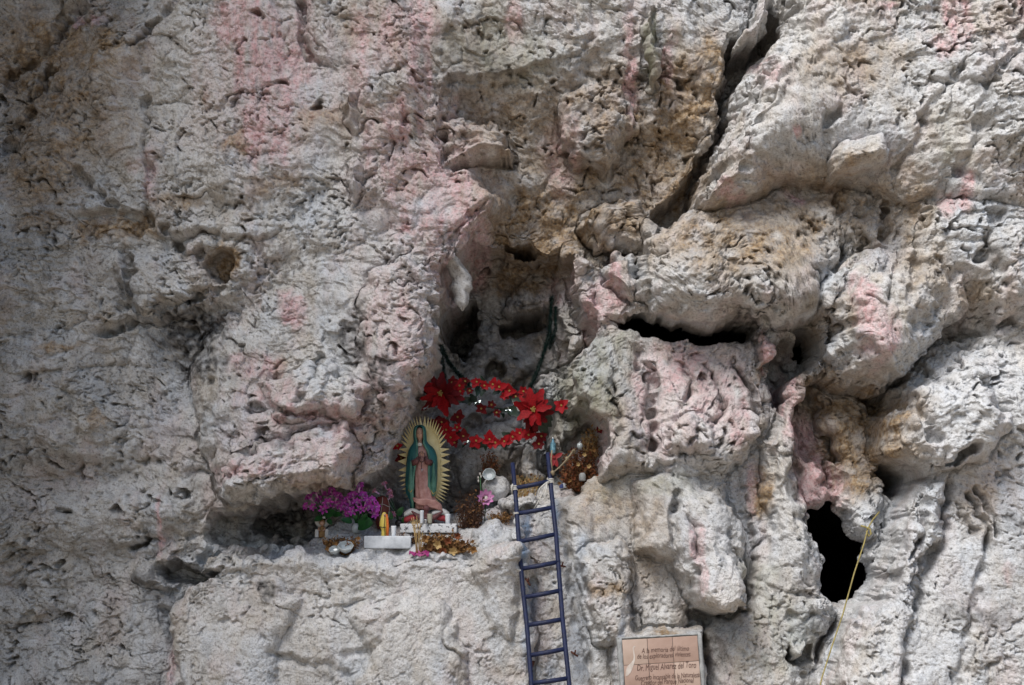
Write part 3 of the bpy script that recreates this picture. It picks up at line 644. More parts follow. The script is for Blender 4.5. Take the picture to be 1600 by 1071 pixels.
def rock_material(name, masks=True):
    m, nt, bs = nodes_of(name)
    tc = nt.nodes.new('ShaderNodeTexCoord').outputs['Object']
    n1 = noise_n(nt, 1.6, 3, .62, tc); n2 = noise_n(nt, 9, 4, .65, tc); n3 = noise_n(nt, 55, 2, .7, tc); n4 = noise_n(nt, 24, 2, .6, tc)
    base = ramp_n(nt, n2, [(.30, (.27, .255, .24)), (.44, (.46, .45, .435)), (.58, (.60, .595, .59)), (.75, (.70, .695, .69))])
    base = mix_rgb(nt, .35, base, ramp_n(nt, n1, [(.32, (.37, .33, .285)), (.5, (.50, .485, .465)), (.68, (.54, .56, .58))]))
    if masks:
        def sep(nm):
            a = nt.nodes.new('ShaderNodeAttribute'); a.attribute_name = nm
            s = nt.nodes.new('ShaderNodeSeparateColor'); nt.links.new(a.outputs['Color'], s.inputs[0])
            return s.outputs
        a, b, c = sep('stain_shade_a'), sep('stain_b'), sep('stain_shade_c')
        grain = ramp_n(nt, n3, [(.3, (.55,) * 3), (.65, (1,) * 3)])
        def m_(s, k): return math_n(nt, 'MULTIPLY', math_n(nt, 'MULTIPLY', s, grain), k, True)
        def wash(base, scale, off, col, k, lo=.5, hi=.66):      # broad faint mineral washes
            mp = nt.nodes.new('ShaderNodeMapping'); mp.inputs['Location'].default_value = off; mp.inputs['Scale'].default_value = (1.4, 1, .75)
            nt.links.new(tc, mp.inputs[0])
            f = ramp_n(nt, noise_n(nt, scale, 3, .65, mp.outputs[0]), [(lo, (0, 0, 0)), (hi, (k, k, k))])
            return mix_rgb(nt, f, base, col)
        base = wash(base, 2.6, (3, 1, 7), (.54, .44, .42), .5)
        base = wash(base, 3.4, (9, 4, 2), (.42, .365, .29), .5)
        base = wash(base, 2.2, (5, 8, 4), (.48, .52, .57), .6)
        base = wash(base, 6.0, (1, 6, 9), (.20, .19, .18), .5, .56, .7)
        base = mix_rgb(nt, math_n(nt, 'MULTIPLY', b[2], .6), base, (.66, .635, .60))
        base = mix_rgb(nt, math_n(nt, 'MULTIPLY', c[1], .6), base, (.50, .525, .56))
        base = mix_rgb(nt, math_n(nt, 'MULTIPLY', c[2], .7), base, (.20, .198, .185))
        base = mix_rgb(nt, m_(a[1], 1.25), base, ramp_n(nt, n4, [(.35, (.17, .105, .05)), (.55, (.34, .245, .15)), (.7, (.44, .35, .25))]))
        base = mix_rgb(nt, m_(b[0], 1.25), base, (.25, .25, .18))
        base = mix_rgb(nt, m_(a[0], 1.55), base, ramp_n(nt, n4, [(.35, (.51, .31, .31)), (.6, (.60, .46, .46))]))
        base = mix_rgb(nt, m_(b[1], .9), base, (.06, .17, .33))
        base = mix_rgb(nt, m_(c[0], 1.15), base, (.085, .075, .065))
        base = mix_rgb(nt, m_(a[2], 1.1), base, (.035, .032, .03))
    speck = ramp_n(nt, n3, [(.34, (.32, .30, .28)), (.45, (1, 1, 1)), (.7, (1.1, 1.1, 1.1))])
    base = mix_rgb(nt, .6, base, speck, 'MULTIPLY')
    pores = ramp_n(nt, noise_n(nt, 130, 1, .6, tc), [(.36, (.45, .43, .41)), (.47, (1, 1, 1))])
    base = mix_rgb(nt, .38, base, pores, 'MULTIPLY')
    nt.links.new(base, bs.inputs['Base Color'])
    bs.inputs['Roughness'].default_value = .88
    bs.inputs['Specular IOR Level'].default_value = .25
    bmp = nt.nodes.new('ShaderNodeBump'); bmp.inputs['Strength'].default_value = .95; bmp.inputs['Distance'].default_value = .014
    hsum = math_n(nt, 'ADD', math_n(nt, 'MULTIPLY', n3, .7), math_n(nt, 'MULTIPLY', noise_n(nt, 120, 1, .6, tc), .35))
    nt.links.new(hsum, bmp.inputs['Height'])
    nt.links.new(bmp.outputs[0], bs.inputs['Normal'])
    return m
M = {}
M['rock'] = rock_material('limestone')
M['loose_rock'] = rock_material('loose_limestone', False)
me.materials.append(M['rock'])
cliff = bpy.data.objects.new('cliff', me)
COL.objects.link(cliff)
tag(cliff, 'pale stained limestone cliff with hollows, lobes and a small grotto', kind='structure')
bpy.context.view_layer.update()
def hit(px, py, lift=0.0):
    """where the line of sight through a photograph point meets the rock (lift: metres towards the viewer)"""
    d = Vector(ray(px, py)).normalized()
    ok, loc, nrm, _ = cliff.ray_cast(CAM, d)
    return loc - d * lift if ok else at(px, py, 0)
def floor_under(x, y, z):
    ok, loc, nrm, _ = cliff.ray_cast(Vector((x, y, z)), Vector((0, 0, -1)))
    return loc.z if ok else z

# ground in front of the cliff, below the picture
gm, gnt, gbs = nodes_of('sandy_ground')
gtc = gnt.nodes.new('ShaderNodeTexCoord').outputs['Object']
gnt.links.new(ramp_n(gnt, noise_n(gnt, 1.2, 8, .65, gtc), [(.3, (.22, .17, .12)), (.7, (.42, .35, .27))]), gbs.inputs['Base Color'])
gbs.inputs['Roughness'].default_value = .95
gb = bmesh.new()
gs = [-600, -120, -40, -20, -10, 0, 10, 20, 40, 120, 600]; gy = [-900, -200, -60, -30, -16, -8, -3, 2.5]
gv = [[gb.verts.new((x, y, -.02 + .06 * math.sin(x * .7 + y) if abs(x) < 30 and y > -40 else -.02)) for x in gs] for y in gy]
for i in range(len(gy) - 1):
    for j in range(len(gs) - 1):
        gb.faces.new((gv[i][j], gv[i][j + 1], gv[i + 1][j + 1], gv[i + 1][j]))
gme = bpy.data.meshes.new('ground'); gb.to_mesh(gme); gb.free(); gme.materials.append(gm)
ground = bpy.data.objects.new('ground', gme); COL.objects.link(ground)
tag(ground, 'sandy ground at the foot of the cliff', kind='structure')
# ================================================================== building kit for the things
rnd = random.Random(11)
def material(name, c1, c2=None, rough=.6, scale=12.0, bump=0.0, metal=0.0, spec=.4, trans=0.0, lo=.38, hi=.64, bscale=None, coat=0.0):
    m, nt, bs = nodes_of(name)
    tc = nt.nodes.new('ShaderNodeTexCoord').outputs['Object']
    n = noise_n(nt, scale, 4, .6, tc)
    nt.links.new(ramp_n(nt, n, [(lo, c1), (hi, c2 or tuple(x * .8 for x in c1))]), bs.inputs['Base Color'])
    nt.links.new(ramp_n(nt, n, [(.3, (rough * .8,) * 3), (.7, (min(1, rough * 1.15),) * 3)]), bs.inputs['Roughness'])
    bs.inputs['Metallic'].default_value = metal
    bs.inputs['Specular IOR Level'].default_value = spec
    bs.inputs['Transmission Weight'].default_value = trans
    bs.inputs['Coat Weight'].default_value = coat
    if bump:
        b = nt.nodes.new('ShaderNodeBump'); b.inputs['Strength'].default_value = bump; b.inputs['Distance'].default_value = .004
        nt.links.new(noise_n(nt, bscale or scale * 4, 3, .6, tc), b.inputs['Height'])
        nt.links.new(b.outputs[0], bs.inputs['Normal'])
    M[name] = m
    return m
material('blue_paint', (.004, .008, .036), (.011, .019, .068), .6, 26, .5, lo=.4, hi=.68)
material('rust', (.12, .035, .02), (.05, .02, .012), .85, 40, .5)
material('white_cord', (.62, .60, .55), (.42, .40, .36), .9, 60, .4)
material('old_rope', (.30, .24, .15), (.18, .14, .09), .95, 60, .5)
material('yellow_rope', (.33, .27, .09), (.2, .16, .06), .8, 60, .4)
material('cement', (.37, .375, .37), (.24, .245, .24), .95, 18, .6)
material('tile_clay', (.43, .30, .24), (.34, .225, .175), .55, 9, .15, lo=.3, hi=.7)
material('tile_pale', (.51, .385, .315), (.42, .305, .24), .55, 9, .15, lo=.3, hi=.7)
material('ink', (.06, .032, .024), (.17, .095, .07), .7, 90)
material('bird_white', (.62, .56, .50), (.5, .42, .36), .6, 30)
material('halo_gold', (.72, .60, .30), (.58, .45, .19), .42, 16, .1, spec=.5)
material('skin_paint', (.52, .31, .22), (.44, .25, .17), .5, 30)
material('robe_pink', (.50, .28, .24), (.36, .17, .145), .55, 26, .35)
material('mantle_teal', (.020, .13, .12), (.014, .075, .09), .45, 14, .2)
material('mantle_lining', (.10, .24, .17), (.05, .15, .11), .5, 20, .2)
material('gold_trim', (.55, .38, .10), (.40, .26, .06), .4, 30, metal=.3)
material('collar_white', (.62, .58, .52), (.5, .46, .4), .6, 30)
material('dusky_rose', (.17, .065, .062), (.10, .04, .04), .6, 22, .3)
material('dark_hair', (.03, .018, .014), (.05, .03, .02), .6, 40)
material('wing_white', (.62, .60, .57), (.5, .48, .45), .6, 20, .2)
material('wing_red', (.36, .035, .045), (.25, .025, .03), .6, 20, .2)
material('bead_brown', (.06, .018, .015), (.03, .012, .01), .35, 50)
material('marble', (.66, .65, .64), (.08, .08, .085), .4, 42, lo=.55, hi=.60)
material('white_block', (.62, .64, .66), (.46, .48, .50), .8, 16, .35)
material('china', (.47, .50, .50), (.35, .39, .40), .25, 12, coat=.3)
material('wax_white', (.70, .72, .74), (.58, .60, .63), .35, 14)
material('wax_beige', (.42, .40, .30), (.30, .29, .22), .4, 14)
material('silver', (.55, .58, .62), (.4, .42, .46), .2, 30, metal=.9)
material('lily_purple', (.64, .11, .54), (.44, .05, .42), .5, 40, lo=.42, hi=.6)
material('lily_throat', (.74, .48, .70), (.62, .30, .58), .5, 40)
material('lily_pink', (.55, .13, .24), (.62, .42, .44), .5, 30)
material('lotus_pink', (.55, .20, .42), (.62, .40, .54), .5, 30)
material('leaf_green', (.022, .11, .022), (.012, .055, .016), .4, 20, .2)
material('leaf_dark', (.010, .028, .013), (.006, .018, .010), .35, 20, .2, spec=.5)
material('stem_green', (.035, .12, .035), (.02, .07, .025), .5, 30)
material('tinsel', (.008, .032, .026), (.005, .018, .016), .25, 60, spec=.7)
material('bract_red', (.28, .003, .006), (.12, .002, .004), .6, 24, .25, spec=.15)
material('bract_dark', (.13, .003, .005), (.06, .002, .003), .6, 24, .25, spec=.15)
material('red_bloom', (.32, .005, .010), (.15, .003, .006), .6, 30, .2, spec=.15)
material('flower_eye', (.34, .26, .06), (.18, .10, .03), .7, 80)
material('dry_brown', (.16, .075, .025), (.09, .038, .014), .95, 60)
material('dry_gold', (.30, .165, .055), (.19, .09, .03), .95, 60)
material('dry_rust', (.20, .06, .02), (.12, .035, .012), .95, 60)
material('straw', (.46, .33, .15), (.34, .22, .09), .9, 50)
material('twig_dark', (.075, .032, .018), (.045, .02, .012), .95, 50)
material('terracotta', (.17, .035, .022), (.10, .02, .014), .6, 18, .3)
material('yellow_paint', (.66, .53, .11), (.55, .42, .08), .5, 20, .1)
material('orange_paint', (.62, .16, .02), (.5, .11, .015), .5, 20)
material('black_paint', (.012, .012, .014), (.02, .02, .022), .5, 20)
material('vase_dark', (.018, .016, .020), (.03, .026, .03), .35, 20)
material('magenta_paper', (.34, .035, .17), (.22, .02, .11), .5, 30, .5)
material('blue_label', (.05, .07, .20), (.035, .05, .14), .5, 30)
material('bottle_blue', (.18, .34, .42), (.06, .16, .22), .12, 60, spec=.8, metal=.4)
material('ribbon_red', (.26, .012, .014), (.16, .008, .010), .55, 20)
material('gold_hair', (.30, .17, .06), (.2, .1, .035), .7, 40)
material('clear_glint', (.62, .68, .66), (.3, .36, .34), .08, 60, spec=1.0, metal=.6)

class MB:
    """collects faces; build() links them as one mesh object"""
    def __init__(s): s.v = []; s.f = []; s.m = []; s.mi = 0
    def add(s, vs, fs):
        o = len(s.v); s.v += [tuple(v) for v in vs]
        for f in fs: s.f.append(tuple(i + o for i in f)); s.m.append(s.mi)
        return s
    def use(s, i): s.mi = i; return s
    def tube(s, pts, rad, n=8, cap=True):
        pts = [Vector(p) for p in pts]
        if not hasattr(rad, '__len__'): rad = [rad] * len(pts)
        rings = []; up = Vector((0.13, 0.21, 1)).normalized(); prev = None
        for i, p in enumerate(pts):
            t = (pts[min(i + 1, len(pts) - 1)] - pts[max(i - 1, 0)])
            t = t.normalized() if t.length > 1e-9 else Vector((0, 0, 1))
            if prev is None:
                a = up if abs(t.dot(up)) < .95 else Vector((1, 0, 0))
                x = t.cross(a).normalized()
            else:
                x = (prev - t * prev.dot(t)); x = x.normalized() if x.length > 1e-6 else t.cross(up).normalized()
            prev = x; y = t.cross(x)
            rings.append([p + (x * math.cos(2 * math.pi * k / n) + y * math.sin(2 * math.pi * k / n)) * rad[i] for k in range(n)])
        vs = [v for r in rings for v in r]; fs = []
        for i in range(len(rings) - 1):
            for k in range(n):
                a = i * n + k; b = i * n + (k + 1) % n
                fs.append((a, b, b + n, a + n))
        if cap:
            fs.append(tuple(range(n))[::-1]); fs.append(tuple((len(rings) - 1) * n + k for k in range(n)))
        return s.add(vs, fs)
    def loft(s, rings, closed=True, cap=True):
        n = len(rings[0]); vs = [v for r in rings for v in r]; fs = []
        for i in range(len(rings) - 1):
            for k in range(n if closed else n - 1):
                a = i * n + k; b = i * n + (k + 1) % n
                fs.append((a, b, b + n, a + n))
        if cap and closed:
            fs.append(tuple(range(n))[::-1]); fs.append(tuple((len(rings) - 1) * n + k for k in range(n)))
        return s.add(vs, fs)
    def lathe(s, prof, c=(0, 0, 0), n=16, sy=1.0, cap=True, wob=0.0):
        rings = [[(c[0] + r * (1 + wob * math.sin(5 * a + z * 40)) * math.cos(a), c[1] + r * sy * math.sin(a), c[2] + z) for a in [2 * math.pi * k / n for k in range(n)]] for r, z in prof]
        return s.loft(rings, True, cap)
    def ball(s, c, r, n=10, m=7, sc=(1, 1, 1), rough=0.0):
        prof = []
        rings = []
        for i in range(m + 1):
            t = math.pi * i / m; rr = max(math.sin(t), .02); z = -math.cos(t)
            ring = []
            for k in range(n):
                a = 2 * math.pi * k / n; q = 1 + rough * (rnd.random() - .5)
                ring.append((c[0] + r * sc[0] * rr * math.cos(a) * q, c[1] + r * sc[1] * rr * math.sin(a) * q, c[2] + r * sc[2] * z * q))
            rings.append(ring)
        return s.loft(rings)
    def box(s, c, d, bev=.0, rot=None):
        b = bmesh.new(); bmesh.ops.create_cube(b, size=1.0)
        for v in b.verts: v.co = Vector((v.co.x * d[0], v.co.y * d[1], v.co.z * d[2]))
        if bev: bmesh.ops.bevel(b, geom=list(b.edges), offset=bev, segments=2, affect='EDGES', profile=.6)
        b.verts.index_update()
        vs = [(rot @ v.co if rot else v.co) + Vector(c) for v in b.verts]; fs = [[v.index for v in f.verts] for f in b.faces]
        b.free(); return s.add(vs, fs)
    def leaf(s, base, along, up, L, W, fold=.25, droop=.25, shape='pointed', seg=5, thick=.0):
        """curved blade folded along its midrib"""
        base = Vector(base); a = Vector(along).normalized(); u = Vector(up)
        u = (u - a * u.dot(a)).normalized(); w = a.cross(u)
        vs = []; fs = []
        for i in range(seg + 1):
            t = i / seg
            if shape == 'pointed': ww = (math.sin(math.pi * min(1, t * .92 + .06) ** .85)) ** .8
            elif shape == 'lobed': ww = (math.sin(math.pi * min(1, t * .9 + .08) ** .9)) ** .7 * (1 + .22 * math.cos(t * 13))
            else: ww = math.sin(math.pi * min(1, .12 + t * .86)) ** .5
            if i == seg: ww = .03
            p = base + a * (L * t) - u * (droop * L * t * t)
            h = W * .5 * ww
            vs += [p - w * h + u * (fold * h), p, p + w * h + u * (fold * h)]
        for i in range(seg):
            k = i * 3
            fs += [(k, k + 1, k + 4, k + 3), (k + 1, k + 2, k + 5, k + 4)]
        return s.add(vs, fs)
    def build(s, name, mats, parent=None, smooth=True, loc=None, rot=None):
        m = bpy.data.meshes.new(name); m.from_pydata(s.v, [], s.f)
        for x in (mats if isinstance(mats, (list, tuple)) else [mats]): m.materials.append(M[x])
        if smooth: m.polygons.foreach_set('use_smooth', [True] * len(m.polygons))
        m.polygons.foreach_set('material_index', s.m)
        m.update()
        return link(name, m, parent, loc, rot)
def link(name, m, parent=None, loc=None, rot=None):
    o = bpy.data.objects.new(name, m); COL.objects.link(o)
    if parent: o.parent = parent
    if loc is not None: o.location = loc
    if rot is not None: o.rotation_euler = rot
    return o
def thing(name, loc, label, category, group=None, rot=(0, 0, 0)):
    o = bpy.data.objects.new(name, None); COL.objects.link(o)
    o.empty_display_size = .1; o.location = loc; o.rotation_euler = rot
    return tag(o, label, category, group)
def depth_of(p): return -p.y
def front(px, py, d, gap=.04):
    """point at depth d, or just in front of the rock where the rock stands further out"""
    h = -hit(px, py).y
    return at(px, py, max(d, h + gap))
# ================================================================== ladder
lad = thing('ladder', (0, 0, 0), 'dark blue painted ladder leaning against the rock below the grotto', 'ladder')
def lad_depth(py): return .34 + (py - 715) * (.86 - .34) / 356
lt, lb = at(800.5, 724, lad_depth(724)), at(830.5, 1071, lad_depth(1071))
rt, rb = at(856.5, 708, lad_depth(708)), at(889, 1071, lad_depth(1071))
lb = lb + (lb - lt) * ((lb.z) / (lt.z - lb.z)); rb = rb + (rb - rt) * ((rb.z) / (rt.z - rb.z))
for a, b in ((lt, lb), (rt, rb)):
    ax = (a - b).normalized(); m = MB()
    L = (a - b).length
    pts = [b + (a - b) * (k / 9) + Vector((.004 * math.sin(k * 1.7 + a.x * 9), .003 * math.cos(k * 2.1), 0)) for k in range(10)]
    m.tube(pts, [.0175] * 9 + [.0165], 10)
    m.build('rail', 'blue_paint', lad)
def on_line(a, b, z): return b + (a - b) * ((z - b.z) / (a.z - b.z))
rung_px = [(763, 752), (803, 793), (846.5, 835), (889, 878.5), (933.5, 923), (977.5, 967.5), (1024.5, 1014), (1068, 1060)]
zs = [(at(802, l, lad_depth(l)).z, at(862, r, lad_depth(r)).z) for l, r in rung_px]
gap = (zs[-2][0] - zs[-1][0], zs[-2][1] - zs[-1][1])
while zs[-1][0] - gap[0] > .08: zs.append((zs[-1][0] - gap[0], zs[-1][1] - gap[1]))
for zl, zr in zs:
    a, b = on_line(lt, lb, zl), on_line(rt, rb, zr)
    d = (b - a).normalized(); a -= d * .012; b += d * .012
    MB().tube([a, (a + b) / 2 + Vector((0, 0, -.003)), b], [.0165, .0175, .0165], 9).build('rung', 'blue_paint', lad)
# cords that tie it
def arc(c, r, a0, a1, n, ux, uz): return [Vector(c) + ux * (r * math.cos(a0 + (a1 - a0) * k / n)) + uz * (r * math.sin(a0 + (a1 - a0) * k / n)) for k in range(n + 1)]
def coil(p, ax, r, turns, pitch, n=9):
    ax = ax.normalized(); x = ax.cross(Vector((0, 1, 0))).normalized(); y = ax.cross(x)
    return [p + ax * (pitch * k / n) + x * (r * math.cos(2 * math.pi * k / n)) + y * (r * math.sin(2 * math.pi * k / n)) for k in range(int(turns * n) + 1)]
la, ra = (lt - lb), (rt - rb)
pl, pr = on_line(lt, lb, zs[0][0]), on_line(rt, rb, zs[0][1])
o = thing('cord', pl, 'white cord knotted round the left rail at the top rung of the ladder', 'cord')
MB().tube(coil(Vector((0, 0, -.02)), la, .024, 3.2, .013), .0055, 6).build('wrap', 'white_cord', o)
MB().tube([(-.012, -.03, .03), (-.022, -.034, 0), (-.018, -.03, -.045)], .005, 6).build('loose_end', 'white_cord', o)
o = thing('cord', pr, 'white cord with a hanging loop tied to the right rail of the ladder', 'cord')
MB().tube(coil(Vector((0, 0, -.02)), ra, .024, 3.2, .013), .0055, 6).build('wrap', 'white_cord', o)
MB().tube([(-.01, -.03, 0), (-.04, -.045, -.02), (-.085, -.05, -.06), (-.1, -.05, -.12), (-.075, -.05, -.155), (-.045, -.05, -.13), (-.035, -.048, -.07), (-.03, -.04, -.01)], .0055, 6).build('loop', 'white_cord', o)
MB().tube([(-.03, -.04, -.01), (-.06, -.052, -.09), (-.1, -.05, -.17), (-.13, -.045, -.215)], .0045, 6).build('loose_end', 'white_cord', o)
p2 = on_line(lt, lb, zs[1][0])
o = thing('cord', p2, 'thin pale string wound round the left rail at the second rung from the top', 'string')
MB().tube(coil(Vector((0, 0, -.006)), la, .0215, 2.2, .007), .003, 6).build('wrap', 'white_cord', o)
# rope from the ladder up to the dried plants
pa = pr + Vector((.015, -.02, .06)); pb = front(899, 702, -.25)
o = thing('rope', pa, 'frayed tan rope running from the ladder top up to the dried plants', 'rope')
q = pb - pa
MB().tube([Vector((0, 0, 0)), q * .3 + Vector((0, 0, -.012)), q * .6 + Vector((0, 0, -.012)), q * .85, q], [.006, .006, .007, .009, .006], 6).build('strand', 'old_rope', o)
for t in (.0, .62, .93):
    MB().ball(q * t + Vector((0, 0, -.008 if 0 < t < 1 else 0)), .016, 8, 6, (1, 1, 1.2), .3).build('knot', 'old_rope', o)
MB().tube([(0, 0, 0), (-.012, -.01, .09), (-.006, 0, .17)], .006, 6).build('loose_end', 'old_rope', o)
# iron pegs
def peg(px, py, dx, dz, label):
    p = hit(px, py)
    o = thing('iron_peg', p, label, 'peg', 'rusty pegs beside the ladder')
    MB().tube([(0, .08, 0), (0, -.05, 0), (dx * .4, -.08, dz * .4), (dx, -.085, dz)], [.008, .008, .008, .007], 7).build('shank', 'rust', o)
    MB().tube([(dx * .45, -.08, dz * .45), (dx * .6, -.1, dz * .45 + .03)], [.007, .005], 7).build('hook', 'rust', o)
peg(873, 884, .05, -.01, 'upper rusty iron peg beside the right rail of the ladder')
peg(893, 1019, .045, -.03, 'lower rusty iron peg beside the right rail of the ladder')
peg(834, 1034, -.02, -.05, 'rusty iron peg behind the ladder near the bottom rung')
peg(822, 905, .03, -.05, 'rusty iron peg between the ladder rails below the third rung')

# ================================================================== plaque
PD = .60
c00, c10 = at(971.5, 1000, PD), at(1089.5, 993, PD)
ux = (c10 - c00).normalized(); TW = (c10 - c00).length / 3
uz = Vector((-ux.z, 0, ux.x)).normalized()            # up along the plaque
nrm = Vector((0, -1, 0))
pq = thing('plaque', c00 + (c10 - c00) * .5 - uz * TW * 3, 'memorial plaque of nine clay tiles in a pale cement frame beside the ladder', 'plaque')
pinv = Matrix.Translation(pq.location).inverted()
rotm = Matrix((ux, -nrm, uz)).transposed()
def P(u, v, w=0.0):                                    # u right, v down from the tiles' top left corner, w out of the plaque
    return (c00 + ux * u - uz * v + nrm * w) - pq.location
hs = TW * 3
m = MB()
m.box(P(hs / 2, hs / 2, -.035), (hs + .07, .06, hs + .03), .012, rotm)
bed = m.build('cement_bed', 'cement', pq)
for nm, (a, b, wdt) in (('frame_strip', (P(-.018, -.015, .0), P(-.018, hs + .02, .0), .034)), ('frame_strip', (P(hs + .016, -.015), P(hs + .016, hs + .02), .03)), ('frame_strip', (P(-.03, -.012), P(hs + .03, -.008), .012))):
    a, b = Vector(a), Vector(b); d = b - a; m = MB(); n = 14
    side = d.normalized().cross(nrm)
    rings = []
    for k in range(n + 1):
        c = a + d * (k / n); w = wdt * (.5 + .4 * (rnd.random() - .5)); t = .008 + .006 * rnd.random()
        rings.append([c - side * w, c - side * w * .8 + nrm * t, c + side * w * .8 + nrm * t, c + side * w, c - nrm * .02])
    m.loft(rings).build(nm, 'cement', pq)
tile_me = {}
for kind in ('tile_clay', 'tile_pale'):
    m = MB(); m.box((0, 0, 0), (TW - .003, .012, TW - .003), .002, rotm)
    t = m.build('tile', kind, pq); tile_me[kind] = t.data; bpy.data.objects.remove(t)
for i in range(3):
    for j in range(3):
        o = link('tile', tile_me['tile_pale' if (i, j) in ((0, 0), (2, 1), (1, 2)) else 'tile_clay'], pq)
        o.location = P(TW * (i + .5), TW * (j + .5), .002 + .0008 * rnd.random())
def lettering(txt, u, v, width, size):
    cu = bpy.data.curves.new('lettering', 'FONT'); cu.body = txt; cu.size = size; cu.shear = .22; cu.extrude = .0006; cu.offset = .0
    cu.resolution_u = 3
    t = bpy.data.objects.new('tmp', cu); COL.objects.link(t)
    bpy.context.view_layer.update()
    mm = bpy.data.meshes.new_from_object(t.evaluated_get(bpy.context.evaluated_depsgraph_get()))
    bpy.data.objects.remove(t)
    w = max(x.co.x for x in mm.vertices) - min(x.co.x for x in mm.vertices)
    k = width / w; r2 = random.Random(len(txt))
    for x in mm.vertices:
        a, b, c = x.co
        b += .003 * math.sin(a * 30 + v * 90)
        x.co = P(u + a * k, v - b, .0098 + c)
    mm.materials.clear(); mm.materials.append(M['ink'])
    link('lettering', mm, pq)
U8 = TW * 3 / 118.0                                   # one photograph pixel on the plaque
for txt, x, y, w, s in (('A la memoria del último', 29.5, 22, 74, 9.5), ('de los exploradores vivientes', 21.5, 31, 83, 9.5),
                        ('Dr. Miguel Alvarez del Toro', 20, 49, 92, 12), ('Guerrero incansable de la Naturaleza', 16, 63.5, 100, 9.5),
                        ('Creador del Parque Nacional', 24.5, 71.5, 82, 9.5), ('"Cañón del Sumidero"', 30, 81, 64, 9.5)):
    lettering(txt, x * U8, y * U8, w * U8, s * U8 * 1.15)
# wading bird drawn in white at the left
bird = [(21, 10.8), (19, 10.5), (16.6, 11.6), (15.8, 14), (16.4, 20), (16.8, 27), (15.6, 32), (12, 36), (7, 40), (4.5, 44), (3, 50), (2, 56.5), (6, 55), (10, 51), (13.5, 45), (15.8, 39), (18, 33), (18.6, 27), (18, 20), (17.6, 15), (18.2, 13), (20, 12.2)]
m = MB()
fr = [P(x * U8, y * U8, .0105) for x, y in bird]; bk = [P(x * U8, y * U8, .008) for x, y in bird]
n = len(bird)
m.add(fr + bk, [tuple(range(n))] + [(k, (k + 1) % n, n + (k + 1) % n, n + k) for k in range(n)])
o = m.build('bird_picture', 'bird_white', pq, smooth=False); o['label'] = 'white long-necked wading bird drawn on the tiles'

# ================================================================== yellow rope
yr = [(1374, 800, .45), (1364, 812, .5), (1356, 826, .5)]
pts = [front(px, py, d, .015) for px, py, d in yr]
lo = [front(1350, 850, .62), front(1335, 895, .66), front(1317, 960, .72), front(1300, 1010, .85), front(1284, 1060, .98), front(1276, 1100, 1.05)]
o = thing('rope', pts[2], 'thin yellow rope hanging past the big black hole', 'rope')
MB().tube([p - pts[2] for p in pts + lo], .0055, 7).build('strand', 'yellow_rope', o)
b = pts[2] - pts[2]
MB().tube([b + Vector((-.055, -.01, .02)), b + Vector((-.02, -.02, .01)), b + Vector((.01, -.025, -.005)), b + Vector((.02, -.02, -.04)), b + Vector((0, -.02, -.06)), b + Vector((-.015, -.02, -.02))], .0075, 7).build('knot', 'yellow_rope', o)

# ================================================================== statue
def shelf_point(px, py): return hit(px, py)
SB = at(670, 819, -.02)                               # top of the marble slab
slab = thing('stone_slab', (SB.x, SB.y, SB.z - .07), 'white speckled stone slab under the haloed statue', 'slab')
m = MB(); m.box((0, .09, .035), (.435, .34, .07), .006)
m.build('slab_body', 'marble', slab)
SD = -.12                                              # depth of the statue
base = at(669, 817, SD); base.z = SB.z
K = at(670, 700, SD).x / (670 - 800.0)                 # metres per photograph pixel there
st = thing('statue', base, 'painted statue of a robed woman praying inside a spiked golden halo', 'statue')
TILT = R(-3.6)
def S(px, py, out=0.0):
    """statue-local place from photograph pixels (out: metres towards the viewer)"""
    return Vector(((px - 669) * K, -out, (817 - py) * K))
def ring(cx, cy, hw, hd, y0=0.0, n=28, fold=0.0, nf=9, ph=0.0):
    out = []
    for k in range(n):
        a = 2 * math.pi * k / n
        f = 1 + fold * math.cos(nf * a + ph)
        out.append(S(cx, cy) + Vector((hw * K * math.cos(a) * f, -y0 - hd * K * math.sin(a) * f, 0)))
    return out
# one continuous body: skirted trunk, shoulders, neck, head
prof = [(664, 790, 15, 9, 0), (663, 770, 14, 10, 0), (661, 740, 13, 9, 0), (659, 720, 13, 9, 0), (658, 708, 14, 8.5, 0), (657, 700, 14, 7.5, 0), (656, 694, 9, 5.5, 0), (655.6, 690, 3.6, 3.6, .0), (655.4, 686.5, 3.4, 3.6, .003),
        (655.2, 684, 4.4, 4.6, .006), (655, 680, 5.9, 5.9, .008), (655, 676, 6.3, 6.4, .008), (655, 671, 6.0, 6.2, .006), (655, 667.5, 4.2, 4.4, .004), (655, 666, 1.2, 1.2, .004)]
m = MB(); m.loft([ring(cx, cy, hw, hd, y0) for cx, cy, hw, hd, y0 in prof])
# nose, brow, lips
m.loft([[S(655 + dx, py, .008 + o_) for dx, o_ in ((-w, d * .6), (0, d), (w, d * .6))] for py, w, d in ((674.5, .9, .0325), (677, 1.0, .036), (679, 1.4, .0385), (680, .9, .033))], closed=False, cap=False)
m.loft([[S(655 + dx, py, .008 + o_) for dx, o_ in ((-w, .027), (0, d), (w, .027))] for py, w, d in ((681.4, 1.4, .030), (682, 1.7, .0335), (682.8, 1.3, .030))], closed=False, cap=False)
body = m.build('figure', 'skin_paint', st)
for sx in (-1, 1):
    MB().ball(S(655 + sx * 2.4, 675.6, .038), .0042, 8, 6, (1.3, .5, .7)).build('eye', 'dark_hair', body)
